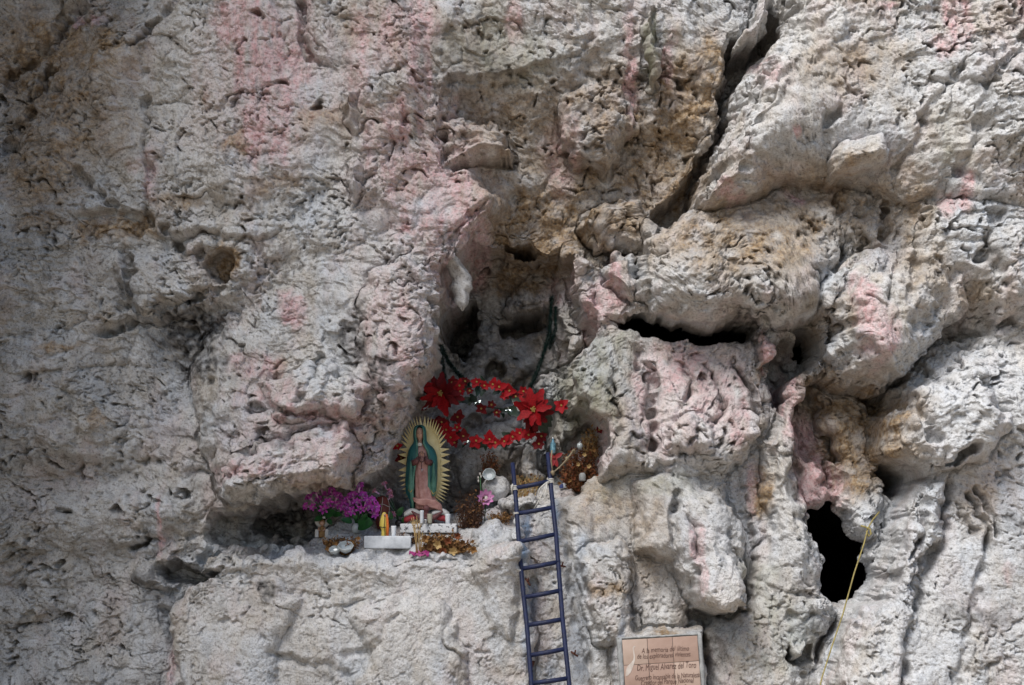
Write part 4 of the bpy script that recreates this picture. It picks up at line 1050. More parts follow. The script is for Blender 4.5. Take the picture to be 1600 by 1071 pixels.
# pink robe
rp = [(666, 794, 17, 11, .02, .0), (667, 784, 16.5, 11.5, .02, .06), (664, 775, 14.5, 11, .02, .085), (662, 760, 13.5, 10.5, .015, .09), (660.5, 740, 12.5, 10, .012, .08), (659.5, 722, 12, 9.5, .01, .06), (658.5, 710, 12.5, 9.2, .008, .04), (657.5, 701, 12.5, 8.2, .006, .02), (656.8, 695.5, 8.5, 6.2, .005, 0)]
m = MB()
rings = [ring(cx, cy, hw + .5, hd + .6, y0, 40, fd, 11, cy * .012) for cx, cy, hw, hd, y0, fd in rp]
m.loft(rings); robe = m.build('robe', 'robe_pink', st)
# the hem sweeps to the right over the crescent
m = MB()
for k in range(5):                                     # folds lying side by side
    f = k / 4
    m.tube([S(646 + 2 * f, 777 + 4 * f, .07), S(655, 780 + 5 * f, .088), S(667, 780 + 8 * f, .094 - .01 * f), S(679, 782 + 9 * f, .084), S(688 + 2 * f, 787 + 8 * f, .058), S(690 + 3 * f, 794 + 7 * f, .03)], [.007, .012, .013, .012, .010, .004], 9)
m.build('hem', 'robe_pink', robe)
m = MB(); m.loft([[S(655 + dx, py, .012 + o_) for dx, o_ in ((-w, .03), (-w * .5, .042), (0, .046), (w * .5, .042), (w, .03))] for py, w in ((691, 3.5), (693.5, 4.8), (696, 3.0))], closed=False, cap=False)
m.build('collar', 'collar_white', robe)
# mantle: open at the front, hood over the head
def mring(cx, cy, hw, hd, gap_l, gap_r, y0=0.0, n=34, fold=.0, ph=0):
    """open ring from the left front edge round the back to the right front edge; gaps are half openings in px"""
    a0 = math.acos(max(-1, min(1, -gap_l / hw))); a1 = math.acos(max(-1, min(1, gap_r / hw)))
    # angles measured with the front at +90 deg
    start = a0; end = a1 - 2 * math.pi if a1 < a0 else a1
    s0 = a0; s1 = a1 + 2 * math.pi
    out = []
    for k in range(n):
        a = s0 + (s1 - s0) * k / (n - 1)
        f = 1 + fold * math.cos(7 * a + ph)
        out.append(S(cx, cy) + Vector((hw * K * math.cos(a) * f, -y0 - hd * K * math.sin(a) * f, 0)))
    return out
mp = [(655, 662.6, 2.5, 2.5, .6, .6, .004, 0), (655, 664, 6.2, 6.8, 2.0, 2.0, .006, 0), (655, 667, 8.6, 8.2, 5.0, 5.0, .008, 0), (655, 673, 9.6, 8.4, 6.4, 6.4, .007, 0), (655.2, 680, 9.8, 8.2, 6.6, 6.6, .005, .01), (655.8, 687, 9.6, 8, 5.6, 5.6, .004, .015), (656.4, 692, 12, 8.6, 5.5, 5.5, .004, .015), (657.4, 697, 17, 9.6, 6.2, 7.0, .003, .01),
      (658.4, 703, 20.5, 10.6, 7.0, 9.5, .003, .015), (658.9, 712, 22.6, 11.6, 7.5, 11.5, .003, .02), (658.8, 722, 23.4, 12, 9.5, 12.0, .003, .03), (658.4, 735, 23.6, 12, 11.5, 12.0, .003, .035), (658.2, 748, 23.8, 11.8, 12.5, 12.5, .003, .045), (658, 758, 23, 11.2, 13, 13.5, .003, .05), (657.5, 768, 22, 10.8, 13.5, 16, .003, .05), (656.8, 776, 17, 10, 12, 14, .0, .05), (656, 786, 14, 9, 10.5, 11.5, .0, .04), (656, 797, 13, 8.6, 10.5, 10.5, .0, .03)]
m = MB(); m.loft([mring(cx, cy, hw, hd, gl, gr, y0, 40, fd, cy * .02) for cx, cy, hw, hd, gl, gr, y0, fd in mp], closed=False, cap=False)
mantle = m.build('mantle', 'mantle_teal', st)
sol = mantle.modifiers.new('thickness', 'SOLIDIFY'); sol.thickness = .008; sol.offset = 0
# light-green turned edges of the mantle and gold rim
for side in (0, -1):
    e = [mring(cx, cy, hw, hd, gl, gr, y0, 40, fd, cy * .02)[side] for cx, cy, hw, hd, gl, gr, y0, fd in mp]
    MB().tube([p + Vector((0, -.004, 0)) for p in e[2:]], [.004 + .005 * min(1, k / 6) + (.008 if 10 < k < 14 else 0) for k in range(len(e) - 2)], 8).build('turned_edge', 'mantle_lining', mantle)
for cx, cy, s_ in ((642.5, 762, -1), (677, 765, 1)):   # sleeve-like swags hanging from the wrists
    m = MB(); m.loft([[S(cx + s_ * dx, py, .05 + o_) for dx, o_ in ((-w, -.01), (-w * .4, .022), (w * .3, .026), (w, -.01))] for py, w in ((cy - 42, 1.6), (cy - 28, 3), (cy - 14, 4.4), (cy - 4, 5.2), (cy + 4, 4.2), (cy + 9, 1.4))], closed=False, cap=False)
    m.build('swag', 'mantle_lining', mantle)
    MB().tube([S(cx + s_ * -4.2, cy - 2, .055), S(cx, cy + 6, .08), S(cx + s_ * 4.2, cy + 2, .05)], .0035, 6).build('gold_edge', 'gold_trim', mantle)
# forearms in sleeves and praying hands
for sx in (-1, 1):
    MB().tube([S(659 + sx * 13, 722, .05), S(659 + sx * 9, 721, .085), S(660 + sx * 4.5, 714, .105)], [.026, .024, .014], 12).build('sleeve', 'dusky_rose', robe)
    m = MB()
    palm = S(660.3 + sx * 1.5, 709.5, .118)
    m.ball(palm, .0135, 10, 7, (.42, .72, 1.25))
    for k, (dy, L) in enumerate(((-.011, .020), (-.004, .025), (.003, .0235), (.010, .018))):   # four fingers
        p = palm + Vector((-sx * .001, dy, .012))
        m.tube([p, p + Vector((0, -.001, L * .5)), p + Vector((-sx * .002, .001, L))], [.0038, .0035, .0024], 6)
    p = palm + Vector((0, -.012, .002)); m.tube([p, p + Vector((sx * .002, -.007, .007)), p + Vector((sx * .001, -.007, .015))], [.0042, .0038, .0028], 6)
    m.build('hand', 'skin_paint', st)
# rosary
ros = []
for k in range(22):
    t = k / 21; a = math.pi * 2 * t
    ros.append(S(659.5 + 5.2 * math.sin(a), 714 - 8 * math.cos(a), .128 + .01 * math.sin(a * .5)))
m = MB(); m.tube(ros, .0014, 5)
for p in ros: m.ball(p, .0042, 6, 5)
tail = [S(659.5, 722 + 2.4 * k, .128 - .004 * k) for k in range(5)]
m.tube(tail, .0014, 5)
for p in tail: m.ball(p, .0042, 6, 5)
rosary = m.build('rosary', 'bead_brown', st)
MB().tube([S(660, 731.5, .118), S(660, 738, .113)], .0028, 6).tube([S(658.4, 733.6, .117), S(661.6, 733.6, .117)], .0028, 6).build('cross', 'silver', rosary)
# crescent, small winged figure
m = MB(); m.tube([S(644 + 48 * t, 797 + 13 * math.sin(math.pi * t), .07 + .03 * math.sin(math.pi * t)) for t in [k / 12 for k in range(13)]], [.006 + .02 * math.sin(math.pi * k / 12) for k in range(13)], 10)
m.build('crescent', 'dusky_rose', st)
ang = MB()
ang.loft([[S(667 + hw * math.cos(a), py, .045 + hw * K * .8 * math.sin(a) + o_) for a in [2 * math.pi * k / 16 for k in range(16)]] for py, hw, o_ in ((817, 12, .0), (810, 11, .02), (804, 8.5, .04), (800.5, 4.2, .06), (799, 2.6, .065), (797.5, 3.6, .07), (795, 5.0, .074), (792, 5.1, .074), (789.5, 3.6, .07), (788.5, 1, .07))])
ang = ang.build('winged_figure', 'dusky_rose', st)
MB().ball(S(667, 792, .082), .027, 12, 8, (1, .9, 1.02)).build('hair', 'dark_hair', ang)
MB().ball(S(667.3, 794, .100), .0175, 12, 8, (.9, .8, 1.12)).build('face', 'skin_paint', ang)
for sx in (-1, 1):
    def wing(n0, n1, mat, off):
        m = MB()
        pts_in = [S(667 + sx * 8, 802, .06 + off), S(667 + sx * 9, 808, .06 + off)]
        rows = []
        for k in range(7):
            t = k / 6
            x = 8 + 27 * t
            top = 799 - 8 * math.sin(math.pi * min(1, t * .8)) + 4 * t ** 2
            bot = 808 + 6.5 * t
            a = top + (bot - top) * n0; b = top + (bot - top) * n1
            rows.append([S(667 + sx * x, a, .075 + off - .03 * t), S(667 + sx * x, (a + b) / 2, .081 + off - .03 * t), S(667 + sx * x, b + (1.2 if k % 2 else 0), .077 + off - .03 * t), S(667 + sx * x, (a + b) / 2, .066 + off - .03 * t)])
        return m.loft(rows).build('wing', mat, ang)
    w = wing(0, .55, 'wing_white', .0); w.name = 'wing'
    w2 = wing(.53, 1.0, 'wing_red', .006); w2.name = 'wing_feathers'; w2.parent = ang
# halo: plate and rays
def halo_pt(a):                                        # superellipse, px
    c, s_ = math.cos(a), math.sin(a)
    e = .78
    x = 661.5 + 27.5 * math.copysign(abs(c) ** e, c) + (3.5 * (-s_) if s_ < 0 else -2.5 * s_)
    y = 722 - (59 if s_ > 0 else 57) * math.copysign(abs(s_) ** e, s_)
    return x, y
A0, A1 = R(-72), R(252)
NR = 46
m = MB(); n = 90
edge = [halo_pt(A0 + (A1 - A0) * k / n) for k in range(n + 1)]
frv = [S(x, y, -.052) for x, y in edge]; bkv = [S(x, y, -.064) for x, y in edge]; cf = S(661, 735, -.050); cb = S(661, 735, -.064)
vs = frv + bkv + [cf, cb]; N = n + 1
fs = []
for k in range(n): fs += [(k, k + 1, 2 * N), (N + k + 1, N + k, 2 * N + 1), (k + 1, k, N + k, N + k + 1)]
fs += [(n, 0, 2 * N), (N, N + n, 2 * N + 1), (0, n, N + n, N)]
halo = m.add(vs, fs).build('halo', 'halo_gold', st, smooth=False)
for k in range(NR):
    a = A0 + (A1 - A0) * (k + .5) / NR; da = (A1 - A0) / NR * .53
    x, y = halo_pt(a); xa, ya = halo_pt(a - da); xb, yb = halo_pt(a + da)
    dx, dy = x - 661.5, y - 728
    # rays point sideways low down and fan out at the top
    ang_ = math.atan2(-(y - 716) * (.22 if y > 700 else 1.0), dx)
    L = 14.0 + (3.0 if y < 690 else 0) + (2.5 if y > 770 and x > 680 else 0) + rnd.uniform(-.8, .8)
    tx, ty = x + L * math.cos(ang_), y - L * math.sin(ang_)
    ix, iy = 2 * math.cos(ang_), -2 * math.sin(ang_)
    m = MB()
    A_, B_, T_ = S(xa - ix, ya - iy, -.050), S(xb - ix, yb - iy, -.050), S(tx, ty, -.054)
    C_ = S(x, y, -.046); 
    back = [S(xa - ix, ya - iy, -.062), S(xb - ix, yb - iy, -.062), S(tx, ty, -.060)]
    m.add([A_, B_, T_, C_] + back, [(0, 3, 2), (3, 1, 2), (0, 1, 3), (4, 6, 5), (0, 2, 6, 4), (1, 5, 6, 2)])
    m.build('ray', 'halo_gold', halo, smooth=False)
st.rotation_euler = (0, TILT * 0, 0)
MB().box(S(667, 819.5) + Vector((0, .01, .012)), (.16, .13, .03), .004).build('pedestal', 'dusky_rose', st)

# ================================================================== offerings on the shelf
blk_p = at(605.5, 857, .30); hb = hit(605.5, 856)
blk = thing('stone_block', (blk_p.x, blk_p.y, blk_p.z), 'plain white block at the front of the shelf below the yellow figurine', 'block', rot=(0, 0, R(2)))
MB().box((0, .06, .045), (.355, .16, .094), .008).build('block_body', 'white_block', blk)
BT = blk_p.z + .092                                    # its top
def cup(px, top_py, bot_py, w_px, d, mat, label, flame=False, flare=1.2, z=None):
    b = at(px, bot_py, d); t = at(px, top_py, d); h = t.z - b.z; r = w_px * PX * .5
    if z is not None: b.z = z
    o = thing('candle_glass', b, label, 'candle', 'candles in glasses')
    MB().lathe([(r * .82, 0), (r * .84, h * .05), (r * flare * .9, h * .9), (r * flare * .92, h), (r * flare * .8, h), (r * flare * .78, h * .88), (.001, h * .86)], n=16).build('glass', mat, o)
    MB().tube([(0, 0, h * .84), (.001, 0, h * 1.02)], .0015, 5).build('wick', 'black_paint', o)
    return o
SZ = SB.z
cup(659, 797, 817.5, 7, .06, 'wax_white', 'tallest white candle glass before the statue, left of the beige one', flare=1.0, z=SZ)
cup(671.5, 803, 818, 8, .06, 'wax_beige', 'beige candle glass standing before the statue', z=SZ)
cup(699.5, 803, 818, 8, .04, 'wax_white', 'white candle glass at the right end of the speckled slab', z=SZ)
cup(664.8, 811.5, 818, 4.6, .09, 'silver', 'tiny silver cup between the candle glasses before the statue', z=SZ)
cup(615, 822, 838, 7.6, .26, 'wax_white', 'white candle glass on the plain white block', z=BT)
# yellow figurine
fp = at(600, 839, .25); fp.z = BT
o = thing('figurine', fp, 'small yellow-robed figurine with an orange sash standing on the white block', 'figurine')
def F(prof, n=18, sy=.7): return MB().lathe([(r * PX, z * PX) for r, z in prof], n=n, sy=sy, wob=.03)
F([(3.6, 0), (4.2, 1), (4.0, 8), (5.6, 13), (7.2, 15), (6.4, 22), (4.8, 29), (3.6, 33), (2.2, 35.5), (.3, 36.5)]).build('robe', 'yellow_paint', o)
MB().ball((.006, -.012, .158), .012, 10, 7, (.9, .8, 1.1)).build('face', 'skin_paint', o)
MB().tube([(.026, -.012, 0), (.029, -.02, .06), (.026, -.018, .12), (.02, -.014, .165)], [.011, .011, .01, .006], 10).build('sash', 'orange_paint', o)
MB().tube([(-.034, -.012, .072), (-.012, -.028, .064), (.014, -.027, .066)], .003, 6).build('cord_belt', 'black_paint', o)
MB().tube([(.006, -.03, .16), (.004, -.03, .07), (.008, -.022, 0)], .0022, 6).build('fold_line', 'black_paint', o)
# winged white figurine
ap = hit(503, 840)
o = thing('figurine', ap, 'little white winged figurine with golden hair sitting between two white posts', 'figurine')
MB().lathe([(.030, 0), (.034, .012), (.027, .04), (.021, .065), (.017, .08), (.008, .088), (.009, .092)], n=16, sy=.8).build('dress', 'gold_hair', o)
MB().ball((0, -.006, .106), .019, 12, 8).build('head', 'skin_paint', o)
MB().ball((0, .004, .114), .0235, 12, 8, (1, .85, .95), .12).build('hair', 'gold_hair', o)
for sx in (-1, 1):
    MB().loft([[(sx * x, .02, z0), (sx * x, .012, (z0 + z1) / 2), (sx * x, .02, z1), (sx * x, .03, (z0 + z1) / 2)] for x, z0, z1 in ((.008, .06, .11), (.024, .07, .138), (.04, .085, .146), (.052, .1, .138), (.058, .115, .126))]).build('wing', 'wing_white', o)
    MB().box((sx * .038, -.012, .03), (.028, .026, .062), .004).build('post', 'wing_white', o)
    MB().tube([(sx * .018, -.012, .078), (sx * .026, -.026, .06), (sx * .01, -.036, .05)], [.007, .006, .005], 8).build('arm', 'skin_paint', o)
MB().ball((.018, -.002, .152), .012, 8, 6, (1.4, .8, .8), .4).build('flower_crown', 'wing_white', o)
# red-brown jar with string
jp = at(597, 828, -.12); jp.z = floor_under(jp.x, jp.y, jp.z + .25)
o = thing('jar', jp, 'red-brown rounded jar wound with pale string behind the yellow figurine', 'jar')
JH = at(597, 775, -.12).z - jp.z
MB().lathe([(.035, 0), (.045, JH * .1), (.06, JH * .35), (.064, JH * .6), (.056, JH * .82), (.038, JH * .95), (.012, JH)], n=20).build('jar_body', 'terracotta', o)
m = MB()
for k in range(3):
    a0 = k * 1.1; m.tube([(.066 * math.cos(a0 + .5 * t - 1.9) * math.sin(math.pi * (.1 + .8 * t)) ** .4, .066 * math.sin(a0 + .5 * t - 1.9), JH * (.08 + .86 * t)) for t in [i / 10 for i in range(11)]], .0018, 5)
for z in (.4, .7):
    m.tube([(.066 * math.cos(a), .066 * math.sin(a), JH * (z + .04 * math.sin(3 * a))) for a in [2 * math.pi * i / 20 for i in range(21)]], .0018, 5)
m.build('string', 'white_cord', o)

# ---- flower heads, shared meshes
def trumpet(mat1, mat2, L=.092, r=.046):
    m = MB(); n = 36
    rings = []
    for t in (0, .25, .5, .7, .85, .95, 1.0):
        rr = .006 + (r * .42 - .006) * t ** 1.6
        ring_ = []
        for k in range(n):
            a = 2 * math.pi * k / n
            pet = .5 + .5 * math.cos(6 * a)
            q = rr + (r - r * .42) * max(0, (t - .6) / .4) ** 1.5 * (.12 + .88 * pet ** .8)
            ring_.append((q * math.cos(a), q * math.sin(a), L * t - .012 * max(0, (t - .7) / .3) ** 2 * pet))
        rings.append(ring_)
    m.use(1).loft(rings[:4], True, False); m.use(0).loft(rings[3:], True, False)
    m.use(1).tube([(0, 0, L * .35), (0, 0, L * .98)], [.002, .003], 5)
    o = m.build('flower', [mat1, mat2]); d = o.data; bpy.data.objects.remove(o)
    return d
purple_me = trumpet('lily_purple', 'lily_throat')
pink_me = trumpet('lily_pink', 'lily_throat', .07, .03)
def aim(direction, spin=0.0):
    return (Vector(direction).normalized().to_track_quat('Z', 'Y') @ Matrix.Rotation(spin, 3, 'Z').to_quaternion()).to_euler()
def bouquet(base_px, base_py, d, flowers, leaves, label, mesh, vase_h=.05, petal_scale=1.0, vase='vase_dark'):
    b = at(base_px, base_py, d); b.z = floor_under(b.x, b.y, b.z + .2)
    o = thing('bouquet', b, label, 'bouquet', 'artificial flower bouquets')
    top = Vector((0, 0, vase_h))
    MB().lathe([(.022, 0), (.034, .012), (.036, vase_h * .6), (.026, vase_h), (.020, vase_h)], n=14).build('vase', vase, o)
    for px, py, dx, dz in flowers:
        p = at(px, py, d + rnd.uniform(.0, .09)) - b
        dirv = Vector((dx, -.75 + rnd.uniform(-.2, .2), dz))
        s_ = petal_scale * rnd.uniform(.75, 1.05)
        f = link('flower', mesh, o, p - dirv.normalized() * .05 * s_, aim(dirv, rnd.uniform(0, 6)))
        f.scale = (s_,) * 3
        q = p - dirv.normalized() * .05 * s_
        MB().tube([top * .7, (top + q) * .5 + Vector((0, .015, .01)), q], .0028, 5).build('stem', 'stem_green', o)
    for px, py, dx, dz, L, W, sh in leaves:
        p = at(px, py, d + .05) - b
        MB().leaf(p, (dx, -.45, dz), (0, -1, .5), L, W, .25, .25, sh, 7).build('leaf', 'leaf_green', o)
    return o
bouquet(507, 838, -.02, [(486, 780, -.5, .6), (494, 772, -.4, .9), (503, 766, -.1, 1), (500, 783, -.3, .5), (511, 776, 0, .9), (519, 774, .2, .9), (526, 779, .4, .7), (513, 789, 0, .3), (523, 791, .5, .4), (530, 786, .7, .4), (481, 792, -.8, .2), (491, 793, -.4, .1), (506, 797, 0, .1), (518, 769, .2, 1), (536, 793, .6, .2), (496, 764, -.2, 1)],
        [(508, 806, .8, .35, .09, .075, 'round'), (503, 808, -.6, -.3, .07, .05, 'pointed'), (521, 805, .9, .1, .07, .05, 'pointed'), (512, 812, .5, -.5, .06, .04, 'pointed')],
        'left bouquet of magenta-purple lilies at the edge of the dark hollow', purple_me)
bouquet(556, 850, .02, [(545, 783, -.4, .8), (552, 778, -.1, 1), (560, 768, .1, 1.1), (566, 777, .3, .9), (541, 793, -.7, .3), (549, 791, -.3, .4), (558, 788, 0, .5), (563, 797, .2, .2), (572, 785, .4, .7), (580, 783, .7, .6), (584, 793, .9, .2), (582, 802, .7, -.2), (553, 799, -.3, 0), (546, 802, -.6, -.1), (574, 794, .4, .3), (561, 762, .1, 1)],
        [(560, 822, .8, .25, .12, .12, 'round'), (550, 816, -.75, .25, .09, .055, 'pointed'), (556, 812, -.2, .7, .06, .04, 'pointed'), (566, 812, .5, .5, .06, .045, 'pointed')],
        'right bouquet of magenta-purple lilies with broad green leaves in a white urn', purple_me, .075, 1.0, 'china')
bouquet(624, 836, -.15, [(601, 757, -.3, 1), (586, 768, -.8, .5), (608, 769, .6, .5), (603, 782, .2, .6), (614, 804, .7, .2), (610, 776, .5, .7)],
        [(622, 806, .4, .8, .08, .05, 'pointed'), (612, 812, -.3, .9, .07, .04, 'pointed'), (628, 815, .6, .5, .06, .045, 'pointed')],
        'few pink and white lilies on tall stems left of the statue', pink_me)
# ---- dried plants
def dried(px, py, d, box, label, mats, n_leaf, n_twig, leaf=(.012, .03), spread=1.0, up=.6, big=None, seed=0, name='dried_plant', category='dried plant', lean=(0, 0), rest=True):
    """box: photograph-pixel extents (x0, y0, x1, y1) that the plant fills"""
    r = random.Random(seed + int(px))
    b = at(px, py, d)
    if rest: b = Vector((b.x, b.y, floor_under(b.x, b.y, b.z + .12)))
    o = thing(name, b, label, category, 'dried plants and flowers')
    x0, y0, x1, y1 = box
    tw = MB(); ends = []
    for k in range(n_twig):
        aa, rr_ = r.uniform(0, 2 * math.pi), math.sqrt(r.random()) * r.uniform(.75, 1.12)
        ex, ey = (x0 + x1) / 2 + (x1 - x0) / 2 * rr_ * math.cos(aa), (y0 + y1) / 2 + (y1 - y0) / 2 * rr_ * math.sin(aa)
        e = at(ex, ey, d + r.uniform(-.06, .08)) - b
        s0 = Vector((r.uniform(-.05, .05) * spread + e.x * .35, r.uniform(-.04, .04), -.01))
        mid = (s0 + e) * .5 + Vector((r.uniform(-.015, .015), r.uniform(-.02, .02), r.uniform(0, .02)))
        tw.tube([s0, mid, e], [.0024, .0019, .0009], 4, False); ends.append((s0, mid, e))
    tw.build('twigs', mats[0], o)
    lf = [MB(), MB()]
    for k in range(n_leaf):
        s0, mid, e = r.choice(ends); t = r.random()
        p = (s0 * (1 - t) ** 2 + mid * 2 * t * (1 - t) + e * t * t) + Vector((r.gauss(0, .008), r.gauss(0, .012), r.gauss(0, .008)))
        dr = Vector((r.uniform(-1, 1), r.uniform(-1, .3), r.uniform(-.5, 1)))
        L = r.uniform(*leaf)
        lf[k % 2].leaf(p, dr, (r.uniform(-1, 1), -1, r.uniform(-1, 1)), L, L * r.uniform(.35, .8), r.uniform(.1, .6), r.uniform(-.3, .6), 'pointed', 2)
    lf[0].build('dry_leaves', mats[1], o); lf[1].build('dry_leaves', mats[2], o)
    if big:
        for bx, by, s_, mt in big:
            p = at(bx, by, d + .1) - b
            m = MB()
            for k in range(6):
                a = k * 1.05 + r.random(); m.leaf(p, (math.cos(a), -.7, math.sin(a)), (0, -1, .2), s_, s_ * .6, .35, -.2, 'pointed', 4)
            m.build('dried_flower', mt, o)
    return o
dried(535, 866, .30, (500, 836, 569, 864), 'golden-brown dried flower clump along the shelf edge below the lilies', ('twig_dark', 'dry_gold', 'dry_brown'), 1800, 80, (.010, .026), big=[(512, 858, .03, 'dry_gold'), (545, 848, .028, 'dry_rust'), (560, 842, .028, 'dry_gold'), (525, 850, .026, 'dry_gold')])
dried(690, 868, .34, (652, 832, 746, 868), 'wide heap of rust and gold dried leaves spread below the statue', ('twig_dark', 'dry_gold', 'dry_brown'), 2600, 110, (.012, .036), big=[(665, 842, .045, 'dry_gold'), (684, 852, .05, 'straw'), (700, 846, .045, 'dry_rust'), (692, 862, .045, 'dry_rust'), (708, 862, .05, 'straw'), (740, 860, .045, 'dry_gold'), (722, 850, .045, 'dry_brown'), (672, 856, .04, 'dry_brown'), (715, 838, .04, 'dry_rust')])
dried(735, 812, -.12, (706, 758, 765, 815), 'tall dark brown dried twig bush right of the statue', ('twig_dark', 'dry_brown', 'twig_dark'), 520, 120, (.010, .03))
dried(640, 840, .22, (622, 826, 662, 846), 'small dark dried sprig between the white block and the straw stalks', ('twig_dark', 'dry_brown', 'twig_dark'), 200, 26, (.010, .024))
dried(782, 812, -.02, (762, 796, 803, 812), 'low golden dried moss tuft left of the ladder', ('dry_brown', 'dry_gold', 'dry_brown'), 420, 30, (.008, .02))
dried(767, 740, -.6, (750, 702, 785, 740), 'brown dried sprig above the white bowl at the back of the grotto', ('twig_dark', 'dry_brown', 'dry_rust'), 420, 60, (.010, .024), rest=False)
fb = dried(910, 764, -.32, (872, 690, 940, 766), 'large reddish-brown dried bouquet right of the ladder top', ('twig_dark', 'dry_brown', 'dry_rust'), 2600, 130, (.010, .032), rest=False, big=[(913, 711, .026, 'straw'), (920, 729, .028, 'straw'), (903, 726, .026, 'straw'), (936, 721, .026, 'dusky_rose'), (896, 748, .026, 'dry_rust'), (874, 756, .024, 'dry_gold'), (890, 752, .024, 'dry_gold'), (928, 704, .026, 'dry_gold')])
dried(925, 712, -.34, (905, 664, 936, 712), 'upright golden dried grass behind the reddish-brown bouquet', ('straw', 'dry_gold', 'dry_brown'), 420, 60, (.012, .03), rest=False)
dried(820, 748, -.3, (800, 738, 852, 750), 'dry straw lying across the rock behind the ladder top', ('straw', 'dry_gold', 'dry_brown'), 80, 50, (.012, .03))
# straw stalks in magenta paper
sp = hit(655, 866)
o = thing('straw_bunch', sp, 'bare straw-coloured stalks in crumpled magenta paper below the statue', 'dried flowers')
m = MB()
for px, py, x0 in ((646, 808, -.02), (648, 815, -.01), (656, 813, .005), (651, 806, 0), (660, 832, .01), (643, 809, -.015)):
    e = at(px, py, -sp.y + .04) - sp
    m.tube([(x0, 0, 0), (x0 * .8 + e.x * .35, -.02, e.z * .5), e], [.0042, .0038, .002], 6)
    for s_ in (-1, 1): m.tube([e * .75, e * .85 + Vector((s_ * .02, -.01, .02))], [.003, .001], 5)
m.build('stalks', 'straw', o)
m = MB(); rr = random.Random(5)
rows = []
for i in range(5):
    rows.append([(-.075 + .15 * j / 11 , -.05 + .03 * rr.random() + .012 * i, -.02 + .008 * i + .018 * rr.random() + .006 * math.sin(j * 1.7)) for j in range(12)])
m.loft(rows, False, False); m.build('paper_wrap', 'magenta_paper', o)

# ---- dishes, stone, lotus
def bowl(px, py, d, r_px, label, tilt, n=8, category='bowl', mat='china', gap=.0):
    p = at(px, py, max(d, -hit(px, py).y + .02)); r = r_px * PX
    o = thing('bowl', p, label, category, 'white china bowls', rot=tilt)
    MB().lathe([(r * .45, 0), (r * .5, .004), (r * .85, r * .45), (r * 1.0, r * .9), (r * .95, r * .9), (r * .8, r * .5), (r * .45, .012), (.001, .012)], n=n).build('bowl_body', mat, o, smooth=False)
    MB().lathe([(r * 1.0, r * .88), (r * 1.03, r * .92), (r * .97, r * .96), (r * .94, r * .9)], n=n, cap=False).build('rim', mat, o)
    return o
bowl(540, 862, .42, 12, 'eight-sided white bowl tipped towards the viewer at the shelf edge', (R(38), 0, R(6)))
bowl(525, 865, .42, 9.5, 'smaller white bowl lying left of the eight-sided bowl', (R(34), 0, R(-20)))
bp = hit(519, 868)
o = thing('shell', bp + Vector((0, -.01, 0)), 'small cream seashell lying beside the white bowls at the shelf edge', 'shell')
MB().lathe([(.002, 0), (.014, .01), (.020, .022), (.014, .036), (.010, .045), (.002, .055)], n=12, wob=.1).build('whorl', 'collar_white', o)
MB().ball((.012, -.012, .016), .011, 8, 6, (1, .6, 1.2)).build('lip', 'dry_rust', o)
rp_ = at(776, 775, -.42)
o = thing('stone', rp_, 'round grey boulder-like stone under the white bowl inside the grotto', 'stone')
bm = bmesh.new(); bmesh.ops.create_icosphere(bm, subdivisions=4, radius=1)
from mathutils import noise as mn
for v in bm.verts:
    n_ = 1 + .16 * mn.noise(v.co * 1.7) + .07 * mn.noise(v.co * 4.1) + .03 * mn.noise(v.co * 9)
    v.co = Vector((v.co.x * .112, v.co.y * .09, v.co.z * .098)) * n_
    v.co.z += .06
sm = bpy.data.meshes.new('stone_body'); bm.to_mesh(sm); bm.free(); sm.materials.append(M['loose_rock'])
sm.polygons.foreach_set('use_smooth', [True] * len(sm.polygons))
link('stone_body', sm, o)
bowl(765, 745, -.36, 10.5, 'white bowl lying on its side on top of the round stone', (R(70), R(-12), R(0)), 10)
lp = at(757, 795, -.18); lp.z = floor_under(lp.x, lp.y, lp.z + .15)
o = thing('lotus_flower', lp, 'pink and white artificial lotus flower in front of the round stone', 'flower')
c = at(759, 780, -.16) - lp
MB().tube([(0, .02, -.01), c * .5, c], .004, 6).build('stem', 'stem_green', o)
pm = MB().leaf((0, 0, 0), (0, 0, 1), (0, -1, 0), .052, .026, .4, -.25, 'pointed', 5).build('petal', 'lotus_pink', o); pmd = pm.data; bpy.data.objects.remove(pm)
for lay, (cnt, tl, s_) in enumerate(((9, 1.15, 1.1), (7, .75, .8))):
    for k in range(cnt):
        a = 2 * math.pi * k / cnt + lay * .4
        f = link('petal', pmd, o, c, (Matrix.Rotation(R(78), 3, 'X') @ Matrix.Rotation(a, 3, 'Z') @ Matrix.Rotation(-tl, 3, 'X')).to_euler()); f.scale = (s_ * 1.5,) * 3
MB().ball(c + Vector((0, -.02, .006)), .022, 10, 7, (1, .7, 1)).build('flower_eye', 'collar_white', o)
for dx, dz in ((-.06, -.005), (-.055, -.05), (-.03, -.06)):
    f = link('petal', pmd, o, c + Vector((dx * .4, 0, dz * .4)), aim((dx, -.03, dz))); f.scale = (1.2,) * 3
gp = at(752, 778, -.28); gp.z = floor_under(gp.x, gp.y, gp.z + .1)
o = thing('flower_stem', gp, 'green flower stem with white buds leaning against the round stone', 'flower')
e = at(750, 741, -.26) - gp
MB().tube([(0, 0, 0), e * .5 + Vector((.004, 0, 0)), e], [.006, .006, .004], 7).build('stem', 'stem_green', o)
for dx, dz in ((0, 0), (-.014, -.03), (.008, -.02), (-.012, -.055)):
    MB().ball(e + Vector((dx, -.008, dz)), .007, 7, 5, (1, 1, 1.8)).build('bud', 'collar_white', o)
vp = at(767, 803, -.08); vp.z = floor_under(vp.x, vp.y, vp.z + .1)
o = thing('pot', vp, 'small grey pot on the shelf under the lotus flower', 'pot')
